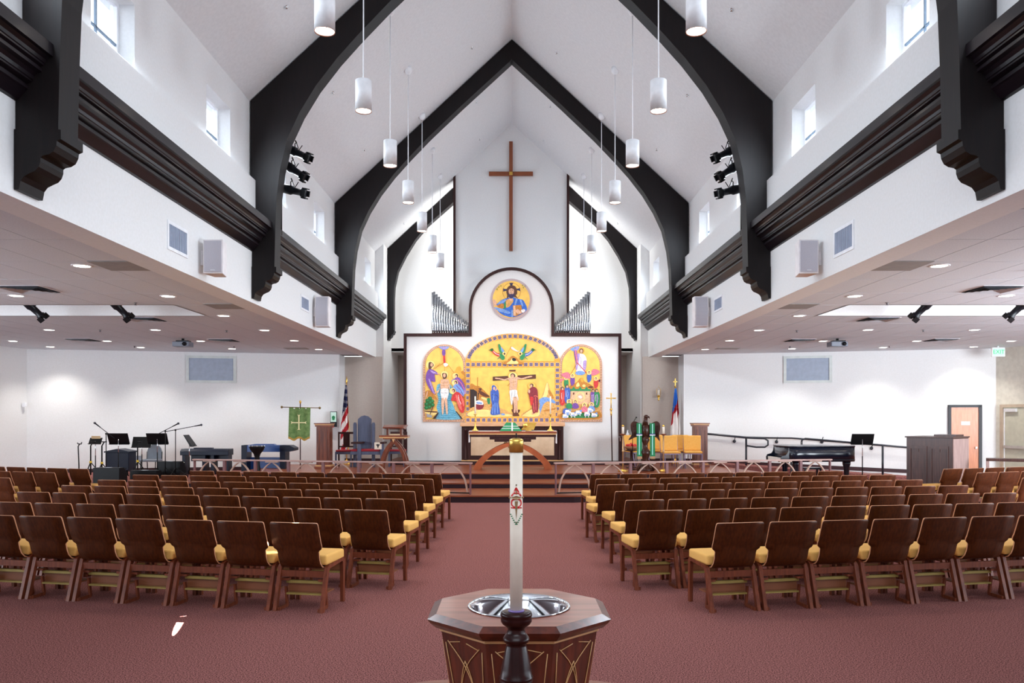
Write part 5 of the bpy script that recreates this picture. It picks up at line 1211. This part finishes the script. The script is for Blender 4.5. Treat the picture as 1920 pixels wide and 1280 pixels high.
# near right stage light at the top corner of the frame
stage_light(4.55, 7.6, 5.72, -.9, -.3, 'black stage spotlight by the nearest right arch at the top corner')
# ================================================================== WING WALL FIXTURES
def on_wall(px, side):      # point of the splayed wall seen in direction px, with the wall matrix angle
    if side < 0: A_, B_ = Vector((-13.43, 22.1)), Vector((-5.25, 24.05))
    else: A_, B_ = Vector((5.15, 24.05)), Vector((13.25, 21.95))
    sl = (px - VX) / F; d = B_ - A_; tt = (sl * A_.y - A_.x) / (d.x - sl * d.y); p = A_ + d * tt
    return p, math.atan2(d.y, d.x)
for i, (p0, p1, y0, y1, s, lb) in enumerate(((349, 443, 667, 717.5, -1, 'framed grey glass panel high on the left wing wall'), (1469, 1560, 667, 717.5, 1, 'framed grey glass panel high on the right wing wall'))):
    a, an = on_wall(p0, s); b, _ = on_wall(p1, s); c = (a + b) / 2; w_ = (b - a).length / 2
    za, zb = W(0, y1, c.y)[1], W(0, y0, c.y)[1]
    t = bpy.data.objects.new('window_%d' % (19 + i), None); COL.objects.link(t); struct(t, lb); t.location = (c.x, c.y, za); t.rotation_euler = (0, 0, an); h = zb - za
    mb = MB(); mb.box(-w_, w_, -.04, .02, 0, .07); mb.box(-w_, w_, -.04, .02, h - .07, h); mb.box(-w_, -w_ + .08, -.04, .02, .07, h - .07); mb.box(w_ - .08, w_, -.04, .02, .07, h - .07); mb.build('window_frame', mat('frame_white', (205, 212, 210), .5), t)
    MB().box(-w_ + .08, w_ - .08, -.012, .01, .07, h - .07).build('pane', mat('grey_glass', (160, 172, 190), .3), t)
# ---------------- door on the right splayed wall
a, an = on_wall(1779, 1); b, _ = on_wall(1838, 1); c = (a + b) / 2; w_ = (b - a).length / 2
t = bpy.data.objects.new('door_1', None); COL.objects.link(t); struct(t, 'orange wood door in a dark frame on the right wing wall'); t.location = (c.x, c.y, 0); t.rotation_euler = (0, 0, an)
h = W(0, 760, c.y)[1]
MB().box(-w_ + .04, w_ - .04, -.03, .0, .02, h - .05).build('door_leaf', wood('orange_door', (196, 112, 62), (216, 134, 82), .35, 'z'), t)
mb = MB(); mb.box(-w_ - .02, -w_ + .05, -.06, 0, 0, h); mb.box(w_ - .05, w_ + .03, -.06, 0, 0, h); mb.box(-w_ - .02, w_ + .03, -.06, 0, h - .05, h + .02); mb.build('door_frame', mat('dark_frame', (44, 44, 50), .5), t)
MB().box(-.09, .13, -.036, -.03, 1.6, 1.7).build('door_sign', M_white, t); MB().box(w_ - .14, w_ - .1, -.08, -.03, .95, 1.0).build('door_handle', M_chrome, t)
# ---------------- door on the right side wall
t = bpy.data.objects.new('door_2', None); COL.objects.link(t); struct(t, 'pale green exit door with push bar on the right side wall')
sx, sy = 13.30, 21.75; t.location = (sx, sy, 0); t.rotation_euler = (0, 0, MSR.to_euler().z)
MB().box(.08, 1.15, -.04, .0, .02, 2.08).build('door_leaf', mat('pale_green_door', (184, 184, 166), .5), t)
mb = MB(); mb.box(-.02, .08, -.07, 0, 0, 2.16); mb.box(1.15, 1.25, -.07, 0, 0, 2.16); mb.box(.08, 1.15, -.07, 0, 2.08, 2.16); mb.build('door_frame', mat('beige_frame', (176, 160, 140), .5), t)
MB().box(.12, 1.05, -.10, -.05, .98, 1.06).build('push_bar', mat('steel_bar', (190, 184, 176), .3, .6), t); MB().box(.14, .5, -.11, -.04, 1.96, 2.05).build('door_closer', mat('closer_grey', (200, 200, 200), .4), t)
MB().box(.085, .115, -.045, -.04, .1, 2.05).build('edge_strip', M_white, t)
# exit sign
t = thing('exit_sign', 'green EXIT sign hanging from the right aisle ceiling near the corner', 'sign', (12.85, 21.2, 3.42))
MB().box(-.17, .17, -.03, .03, 0, .24).build('sign_box', M_white, t); MB().tube([(0, 0, .24), (0, 0, .28)], .02).build('mount', M_white, t)
MB().box(-.15, .15, -.034, -.03, .02, .22).build('sign_face', mat('exit_face', (170, 240, 200), .5, emit=.5), t); text('letters', 'EXIT', .15, mat('exit_green', (30, 170, 100), .5, emit=.4), t, (0, -.036, .12), ext=.002)
o = MB().box(-.05, .05, -.08, 0, -.06, .06).build('motion_sensor', M_white, None, .012); o.location = (-13.38, 21.95, W(0, 759, 21.95)[1]); tag(o, 'small white sensor in the far left wall corner', 'sensor')
# ---------------- ramp handrail
M_hr = mat('dark_handrail', (26, 30, 40), .35)
def rp_(px, py, off):
    p, an = on_wall(px, 1); p = Vector((p.x, p.y - off)); s_ = (p.y) / ((p.y)); return (W(px, 0, p.y)[0], p.y, W(0, py, p.y)[1])
t = thing('ramp_handrail', 'long black pipe handrail with posts along the ramp on the right wing wall', 'handrail', (0, 0, 0))
MB().tube([rp_(1320, 812, .12), rp_(1399, 819.5, .12), rp_(1440, 820.5, .12), rp_(1484, 821, .12), rp_(1560, 827, .12), rp_(1760, 843, .12)], .026, 8).build('wall_rail', M_hr, t)
MB().tube([rp_(1300, 812, 1.0), rp_(1340, 814.5, 1.1), rp_(1399, 820.5, 1.15), rp_(1434, 822, 1.15), rp_(1440, 826, 1.15), rp_(1440, 834, 1.15), rp_(1434, 838, 1.15), rp_(1418, 838, 1.15), rp_(1399, 835, 1.15)], .026, 8).build('front_rail', M_hr, t)
MB().tube([rp_(1503, 828, 1.1), rp_(1504, 824, 1.1), rp_(1510, 822, 1.1), rp_(1597, 829.5, 1.1), rp_(1655, 834.5, 1.1), rp_(1730, 841, 1.1)], .026, 8).build('front_rail', M_hr, t)
for px, p0, p1 in ((1399, 820, 864), (1655, 834, 884), (1503, 828, 872)):
    q = rp_(px, p0, 1.1); MB().tube([q, (q[0], q[1], .1)], .028, 8).build('post', M_hr, t)
for px, py in ((1377, 827), (1456, 828), (1541, 828), (1634, 840)):
    q = rp_(px, py, .03); q2 = rp_(px, py - 9, .12); MB().ball(q, (.05, .02, .05)).build('wall_flange', M_hr, t); MB().tube([q, (q[0], q2[1], q2[2])], .012, 6).build('bracket', M_hr, t)
# ================================================================== GRAND PIANO
y = 20.0; x, z0 = W(1534, 0, y)[0], Z1
t = thing('grand_piano', 'black lacquered grand piano with closed lid on the right platform', 'piano', (x, y, z0))
M_pb = mat('piano_black', (9, 16, 32), .22, coat=.2)  # blue of its reflections is mixed into the black base colour
k = y / F
X0, X1 = -66 * k, 66 * k
plan = smooth_curve([(X0 + .0, -.45), (X0 + .5, -.45), (X0 + .85, -.40), (X0 + 1.15, -.36), (X1 - .25, -.34), (X1 - .06, -.22), (X1, .02), (X1 - .08, .25), (X1 - .35, .45), (X1 - .8, .6), (X0 + .3, .72), (X0, .72)], 4, True)
pz0, pz1 = .57, .93
MB().prism_z(plan, pz0, pz1, smooth=True).build('case', M_pb, t)
MB().prism_z([(p[0] * 1.01, p[1] * 1.02) for p in plan], pz1, pz1 + .03, smooth=True).build('lid', M_pb, t)
MB().prism_z([(p[0] * 1.008, p[1] * 1.012) for p in plan], pz0 + .03, pz0 + .05, smooth=True).build('case_moulding', M_pb, t)
mb = MB().prism_y([(X0 - .19, pz0), (X0 + .02, pz0), (X0 + .02, pz1), (X0 - .0, pz1), (X0 - .02, pz0 + .24), (X0 - .06, pz0 + .17), (X0 - .17, pz0 + .14), (X0 - .2, pz0 + .08)], -.45, -.41); mb.build('cheek', M_pb, t)
mb = MB().prism_y([(X0 - .19, pz0), (X0 + .02, pz0), (X0 + .02, pz1), (X0 - .0, pz1), (X0 - .02, pz0 + .24), (X0 - .06, pz0 + .17), (X0 - .17, pz0 + .14), (X0 - .2, pz0 + .08)], .68, .72); mb.build('cheek', M_pb, t)
kb = MB().box(X0 - .16, X0, -.4, .68, pz0, pz0 + .09).build('keyboard', mat('piano_keys', (232, 230, 224), .3), t)
for i in range(28):
    if i % 7 in (2, 6): continue
    MB().box(X0 - .10, X0, -.385 + i * .038, -.365 + i * .038, pz0 + .09, pz0 + .10).build('black_key', M_pb, kb)
for (lx, ly) in ((X1 - .22, -.12), (X0 + .22, -.34), (X0 + .22, .5)):
    MB().lathe([(.03, .0), (.045, .04), (.05, .10), (.07, .42), (.095, .5), (.10, pz0)], lx, ly, 8, a0=R(22.5)).build('leg', M_pb, t)
mb = MB(); mb.box(X0 + .0, X0 + .3, .0, .16, .05, .11); mb.box(X0 + .05, X0 + .09, .02, .05, .11, pz0); mb.box(X0 + .2, X0 + .24, .02, .05, .11, pz0); mb.build('pedal_lyre', M_pb, t)
y = 20.9; t = thing('piano_bench', 'black bench with bars half hidden behind the right communion rail', 'bench', (W(1543, 0, 20.2)[0], 21.0, Z1)); 
MB().box(-.22, .22, -.14, .14, .3, .35).build('seat', M_pb, t)
for a in (-.2, .2):
    for b in (-.12, .12): MB().box(a - .02, a + .02, b - .02, b + .02, 0, .3).build('leg', M_pb, t)
MB().box(-.2, .2, -.13, -.11, .1, .13).build('stretcher', M_pb, t)
# ---------------- console (organ)
t = thing('organ_console', 'boxy dark wooden organ console with recessed panels beside the orange door', 'organ', (9.45, 17.2, 0), R(-47))
M_cons = wood('console_wood', (58, 34, 30), (82, 52, 46), .4, 'z'); M_cons_lit = wood('console_lit_wood', (150, 122, 118), (176, 148, 142), .4, 'z')  # second tone: same wood with the window light painted in
MB().box(-.95, 0, 0, 1.0, .06, 1.36).build('body', M_cons, t); MB().box(-.98, .02, -.03, 1.02, 0, .06).build('plinth', M_cons, t); MB().box(-.98, .02, -.03, 1.03, 1.36, 1.39).build('top', M_cons, t, .006)
o = MB().box(0, .012, .02, .98, .08, 1.34).build('end_panel', M_cons_lit, t)  # thin pale sheet, carries the painted light of the window side
mb = MB()
for xa, xb in ((-.88, -.52), (-.44, -.08)):
    mb.box(xa, xa + .025, -.02, 0, .12, 1.18); mb.box(xb - .025, xb, -.02, 0, .12, 1.18); mb.box(xa + .025, xb - .025, -.02, 0, 1.12, 1.18); mb.box(xa + .025, xb - .025, -.02, 0, .12, .18); mb.box((xa + xb) / 2 - .01, (xa + xb) / 2 + .01, -.015, 0, 1.05, 1.12)
mb.build('panel_moulding', M_cons, t)
MB().box(-.5, -.05, .35, .85, 1.39, 1.43).build('music_desk', M_cons, t)
t = thing('organ_bench', 'low wooden organ bench with open end, right of the organ console', 'bench', (10.75, 17.3, 0), R(-30))
MB().box(-.45, .45, -.18, .18, .86, .92).build('seat', M_cons, t, .01)
for a in (-.42, .40): MB().box(a - .03, a + .03, -.16, .16, 0, .86).build('end_panel', M_cons_lit, t)
MB().box(-.4, .4, -.02, .02, .25, .33).build('stretcher', M_cons, t)
t = thing('cable_coil', 'coil of black cable on the floor beside the organ console', 'cable', (W(1750, 0, 16.3)[0], 16.3, 0))
mb = MB()
for q in range(3): mb.tube([(.16 * math.cos(a * .5) + .02 * q, .13 * math.sin(a * .5), .02 + .025 * q + .1 * max(0, math.sin(a * .5))) for a in range(13)], .012, 6)
mb.build('cable', M_black, t)
# ================================================================== MUSIC STANDS, MICROPHONES
def tripod(t, h0=.22, r=.28, a0=0, m=None):
    for k in range(3):
        q = a0 + 2 * math.pi * k / 3; MB().tube([(0, 0, h0), (r * math.cos(q), r * math.sin(q), .015)], .011, 6).build('leg', m or M_black, t)
def music_stand(px, y, zf, ytop, wdt, label, rz=0, tilt=-25, pole_white=True, hgt=.3):
    x = W(px, 0, y)[0]; zt = W(0, ytop, y)[1] - zf
    t = thing('music_stand', label, 'music stand', (x, y, zf), rz, 'black music stands'); tripod(t)
    MB().tube([(0, 0, .1), (0, 0, zt * .55)], .013, 8).build('lower_pole', M_black, t); MB().tube([(0, 0, zt * .55), (0, 0, zt - hgt * .5)], .009, 8).build('upper_pole', M_chrome if pole_white else M_black, t)
    Mx = Matrix.Translation((0, 0, zt - hgt / 2)) @ Matrix.Rotation(R(tilt), 4, 'X')
    mb = MB(); mb.box(-wdt / 2, wdt / 2, -.004, .004, -hgt / 2, hgt / 2, M=Mx); mb.box(-wdt / 2, wdt / 2, -.05, .0, -hgt / 2 - .004, -hgt / 2, M=Mx); mb.build('desk', M_black, t, .003)
    return t
ZL = .27
m1 = music_stand(179, 20.5, ZL, 820, .34, 'small black music stand holding a tan sheet, far left', R(-6), hgt=.18)
MB().box(-.12, .12, -.006, .006, -.02, .05).build('tan_sheet', mat('tan_paper', (200, 170, 130), .8), m1).location = (0, .02, W(0, 820, 20.5)[1] - ZL - .01)
music_stand(222, 20.8, ZL, 811, .54, 'wide black music stand in front of the dark amplifier', 0, 25)
music_stand(266, 21.0, ZL, 818, .50, 'black music stand left of the grey round-backed chair', 0, -20)
music_stand(295, 20.7, ZL, 811, .54, 'wide black music stand in front of the grey round-backed chair', 0, 25)
music_stand(1617, 19.95, Z1, 812.5, .56, 'black music stand right of the grand piano', 0, 20, hgt=.27)
t = thing('tilted_stand', 'narrow stand with edge-on tilted desk left of the digital piano', 'music stand', (W(355, 0, 20.2)[0], 20.2, ZL)); tripod(t)
zt = W(0, 830, 20.2)[1] - ZL
MB().tube([(0, 0, .1), (0, 0, .55)], .013, 8).build('lower_pole', M_black, t); MB().tube([(0, 0, .55), (0, 0, zt - .06)], .009, 8).build('upper_pole', M_chrome, t)
mb = MB(); mb.add([(-.15, -.02, zt + .2), (-.13, -.02, zt + .2), (.08, -.02, zt - .09), (.03, -.02, zt - .1), (-.15, .3, zt + .2), (-.13, .3, zt + .2), (.08, .3, zt - .09), (.03, .3, zt - .1)], [(0, 3, 2, 1), (4, 5, 6, 7), (0, 1, 5, 4), (1, 2, 6, 5), (2, 3, 7, 6), (3, 0, 4, 7)]); mb.tube([(.05, -.02, zt - .09), (.11, -.02, zt - .09), (.15, -.02, zt - .04)], .008, 6); mb.build('desk', M_black, t)
def mic_stand(px, y, zf, yj, a, b, label):
    x = W(px, 0, y)[0]; zj = W(0, yj, y)[1] - zf; k = y / F
    t = thing('microphone_stand', label, 'microphone stand', (x, y, zf), 0, 'boom microphone stands'); tripod(t, .25, .3, .4)
    MB().tube([(0, 0, .1), (0, 0, zj)], .011, 8).build('pole', M_black, t); MB().ball((0, 0, zj), .025).build('boom_clutch', M_black, t)
    pa, pb = ((a[0] - px) * k, 0, W(0, a[1], y)[1] - zf), ((b[0] - px) * k, 0, W(0, b[1], y)[1] - zf)
    MB().tube([pa, pb], .009, 6).build('boom', M_black, t)
    d = (Vector(pb) - Vector(pa)).normalized(); c = Vector(pb)
    MB().tube([tuple(c - d * .02), tuple(c + d * .14), tuple(c + d * .145)], .018, 8, rs=[.012, .018, .02]).build('microphone', M_blk2, t); MB().ball(tuple(c + d * .16), .03).build('microphone_head', mat('mesh_grille', (60, 64, 74), .4, .6), t)
    return t
mic_stand(199, 20.3, ZL, 813, (214, 821), (187, 800), 'boom microphone stand leaning left over the wide music stand')
mic_stand(310, 20.5, ZL, 808, (297, 813), (324, 799), 'boom microphone stand pointing up right, nearest the grey chair')
mic_stand(329, 20.6, ZL, 806, (310, 809), (366, 798.5), 'boom microphone stand with long level boom reaching right')
t = thing('guitar_stand', 'thin black instrument stand with forked top, farthest left', 'stand', (W(148, 0, 20.5)[0], 20.5, ZL)); zt = W(0, 832, 20.5)[1] - ZL; tripod(t, .2, .2)
MB().tube([(0, 0, .1), (0, 0, .3), (-.02, 0, zt - .06), (.02, 0, zt)], .014, 8).build('pole', M_black, t); MB().tube([(-.03, -.02, zt + .03), (-.02, 0, zt), (.06, 0, zt), (.08, -.02, zt + .04)], .014, 8).build('fork', M_black, t)
for px, y, lb in ((170, 20.0, 'black folding stand with yellow collar below the tan sheet'), (191, 19.6, 'black folding stand with yellow collar left of the dark amplifier'), (258, 20.4, 'plain black pole stand left of the grey chair')):
    t = thing('folding_stand', lb, 'stand', (W(px, 0, y)[0], y, ZL)); tripod(t, .42, .30, .5); zt = W(0, 828, y)[1] - ZL
    MB().tube([(0, 0, .1), (0, 0, zt - .1), (.06, 0, zt)], .016, 8).build('pole', M_black, t); MB().lathe([(.03, .40), (.03, .45)], n=10).build('collar', mat('yellow_plastic', (220, 180, 40), .5), t); MB().tube([(.0, 0, zt), (.12, 0, zt + .0)], .012, 6).build('arm', M_black, t)
# amp / keyboard box
t = thing('amplifier_cabinet', 'dark blue-black cabinet with sloping lid behind the music stands', 'cabinet', (W(226, 0, 21.6)[0], 21.6, ZL)); M_bb = mat('blue_black', (9, 17, 38), .4)
MB().box(-.31, .31, -.2, .25, .12, .60).build('body', M_bb, t, .01); MB().prism_y([(-.34, .60), (.34, .60), (.34, .63), (.0, .70), (-.34, .63)], -.22, .27).build('lid', M_bb, t)
for a in (-.25, .25):
    for b in (-.15, .2): MB().lathe([(.03, 0), (.03, .12)], a, b, 8).build('caster', M_black, t)
# grey chair
t = thing('banquet_chair', 'grey chair with round back standing by the left wing wall', 'chair', (W(285, 0, 21.9)[0], 21.85, ZL)); M_gy = mat('grey_vinyl', (112, 118, 128), .6)
bk = [(-.2, .42)] + [(p[0], p[1]) for p in arc(0, .6, .2, 180, 0, 12, .22)] + [(.2, .42)]
MB().prism_y([(p[0], p[1] - .02) for p in bk], .19, .24).build('backrest', M_gy, t, .01); MB().box(-.23, .23, -.24, .2, .34, .40).build('seat', M_gy, t, .015)
for s in (-1, 1):
    MB().tube([(s * .2, -.2, 0), (s * .2, -.18, .34)], .012).build('leg', M_black, t); MB().tube([(s * .21, .26, 0), (s * .205, .2, .4), (s * .205, .21, .6)], .012).build('leg', M_black, t)
# wedges
def wedge(px, y, w_, h, zf, label):
    t = thing('floor_monitor', label, 'speaker', (W(px, 0, y)[0], y, zf), 0, 'black wedge floor monitors')
    MB().prism_x([(-.2, 0), (.2, 0), (.2, h * .55), (.02, h), (-.2, h)], -w_ / 2, w_ / 2).build('cabinet', M_black, t, .008); MB().box(-w_ * .1, w_ * .12, -.16, -.06, h, h + .006).build('badge', mat('pale_label', (190, 196, 204), .5), t)
    mb = MB(); Mx = Matrix.Translation((0, .115, h * .79)) @ Matrix.Rotation(R(-51.5), 4, 'X'); mb.box(-w_ * .46, w_ * .46, -.004, .01, -h * .2, h * .2, M=Mx); mb.build('grille', M_blk2, t)
wedge(207, 18.9, .62, .36, ZL, 'black wedge monitor nearest the outer left chairs'); wedge(275, 20.1, .66, .22, ZL, 'low black wedge monitor in front of the grey chair'); wedge(322, 20.9, .60, .40, ZL, 'black wedge monitor left of the digital piano')
# digital piano
y = 21.7; t = thing('digital_piano', 'slim dark blue digital piano on legs, left of the blue console', 'piano', (W(388, 0, y)[0], y, ZL)); k = y / F; w_ = 45 * k
zt = W(0, 841, y)[1] - ZL
MB().prism_x([(-.2, zt - .17), (.2, zt - .17), (.2, zt), (-.12, zt), (-.2, zt - .06)], -w_, w_).build('case', M_bb, t, .01); MB().box(-.34, .15, -.05, .1, zt, zt + .03).build('music_rest', M_bb, t)
MB().box(-w_ + .2, w_ - .1, .05, .08, zt - .34, zt - .17).build('back_panel', M_bb, t)
for a in (-w_ + .08, w_ - .06, -w_ + .62, w_ - .45): MB().box(a - .04, a + .04, -.15, .15, 0, zt - .17).build('leg', M_bb, t)
# blue console
y = 21.9; t = thing('keyboard_console', 'bright blue upright console with open shelf, right of the digital piano', 'keyboard', (W(500, 0, y)[0], y, ZL)); k = y / F
M_bl = mat('deep_blue', (22, 62, 124), .35); zt = W(0, 834, y)[1] - ZL
MB().prism_y([(-43 * k, zt - .18), (38 * k, zt - .18), (38 * k, zt), (-43 * k, zt)], -.2, .2).build('case', M_bl, t); MB().prism_y([(-34 * k, zt), (18 * k, zt), (14 * k, zt + .03), (-20 * k, zt + .03)], -.1, .1).build('lid', M_bl, t)
for a in (-37.5, 34): MB().box((a - 5) * k, (a + 5) * k, -.22, .2, 0, zt - .0).build('side_panel', M_bb, t)
MB().prism_y([(38 * k, zt), (47 * k, zt), (56 * k, zt - .07), (56 * k, zt - .14), (48 * k, zt - .17), (38 * k, zt - .17)], -.24, .2).build('key_end', M_bb, t)
MB().box(-33 * k, 30 * k, .1, .16, 0, zt - .34).build('front_panel', M_bl, t)
t = thing('djembe_drum', 'black goblet drum standing before the blue console', 'drum', (W(482, 0, 20.9)[0], 20.9, ZL)); zt = W(0, 836, 20.9)[1] - ZL
MB().lathe([(.12, 0), (.10, .1), (.07, .3), (.065, zt - .28), (.09, zt - .2), (.17, zt - .1), (.20, zt - .02), (.20, zt)], n=24).build('shell', M_black, t); MB().lathe([(.195, zt), (.18, zt + .004), (.001, zt + .004)], n=24, caps=False).build('drum_skin', mat('drum_skin', (70, 74, 80), .4), t)
mb = MB()
for q in range(10):
    a = 2 * math.pi * q / 10; mb.ball((.20 * math.cos(a), .2 * math.sin(a), zt), .014, 0, 6, 4)
mb.build('tuning_lug', M_chrome, t)
# banner
y = 21.8; t = thing('green_banner', 'green banner with cream cross and gold hem hanging from a brass pole', 'banner', (W(563, 0, y)[0], y, ZL)); k = y / F
z = lambda py: W(0, py, y)[1] - ZL
MB().lathe([(.18, 0), (.16, .03), (.03, .06)], n=16).build('base', M_black, t)
MB().lathe([(.014, .03), (.014, z(757))], n=8).build('pole', M_trimd, t); MB().lathe([(.012, z(757)), (.03, z(754)), (.032, z(752.5)), (.006, z(750))], n=10).build('finial', M_gold, t)
mb = MB(); mb.tube([(-34 * k, -.03, z(763)), (37 * k, -.03, z(764.5))], .012, 8); mb.ball((-34 * k, -.03, z(763)), .035, 0, 8, 6); mb.ball((37 * k, -.03, z(764.5)), .035, 0, 8, 6); mb.build('crossbar', mat('dark_brass', (110, 88, 50), .4, .5), t)
vs = []; fs = []; mi = []; n, m = 40, 30
for j in range(m + 1):
    v = j / m
    for i in range(n + 1):
        u = i / n; vs.append(((-20 + 40 * u - v * 1.4) * k, -.05 - .018 * math.sin(u * 16 + v), z(764 + v * (60 - 2.2 * math.cos(u * 12.5)) + (1 - v) * 0)))
mb = MB()
for j in range(m):
    for i in range(n):
        a = j * (n + 1) + i
        if j == 0 and i in (8, 9, 10, 19, 20, 21, 30, 31, 32) : continue
        fs.append((a, a + n + 1, a + n + 2, a + 1)); mi.append(1 if j > 27 else 0)
mb.v = [Vector(v) for v in vs]; mb.f = [list(f) for f in fs]; mb.m = mi; mb.sm = [True] * len(fs)
mb.build('cloth', [mat('banner_green', (92, 124, 66), .8, c2=(122, 150, 90), scale=14), mat('banner_hem', (178, 140, 62), .8)], t)
mb = MB(); M_cx = mat('cream_applique', (238, 228, 176), .7); c = (-1.2 * k, z(792)); q = k
for (du, dv, L_) in ((1, 0, 14), (-1, 0, 15), (0, 1, 15), (0, -1, 14)):
    w0, w1 = 1.0, 2.9
    pts = [(0, -w0), (L_ * .8, -w0), (L_, -w1), (L_ * .93, 0), (L_, w1), (L_ * .8, w0), (0, w0)]
    mb.prism_y([(c[0] + (p[0] * du - p[1] * dv) * k, c[1] + (p[0] * dv + p[1] * du) * k) for p in pts], -.078, -.07)
mb.build('cross_applique', M_cx, t)
# wall outlets
for px, lb in ((255, 'left of the pair of wall outlets behind the music stands'), (262, 'right of the pair of wall outlets behind the music stands')):
    p, an = on_wall(px, -1); o = MB().box(-.04, .04, -.012, 0, -.06, .06).build('wall_outlet', mat('outlet_grey', (150, 160, 176), .5)); o.location = (p.x, p.y, W(0, 858, p.y)[1]); o.rotation_euler = (0, 0, an); tag(o, lb, 'outlet')

# ================================================================== SUN SHAFTS through the clerestory
for loc, aim, ang, sc_, pw, nm_ in (((4.05, 9.0, 6.2), (-2.93, 7.04, 0), 5.5, (1, .045, 1), 60000, 'sun_shaft_on_carpet'), ((4.05, 9.4, 6.2), (-2.37, 7.62, .5), .7, (1, 1, 1), 9000, 'sun_shaft_on_seat')):
    o = spot(nm_, loc, aim, pw, ang, .05, (1, .97, .92), .002); o.scale = sc_
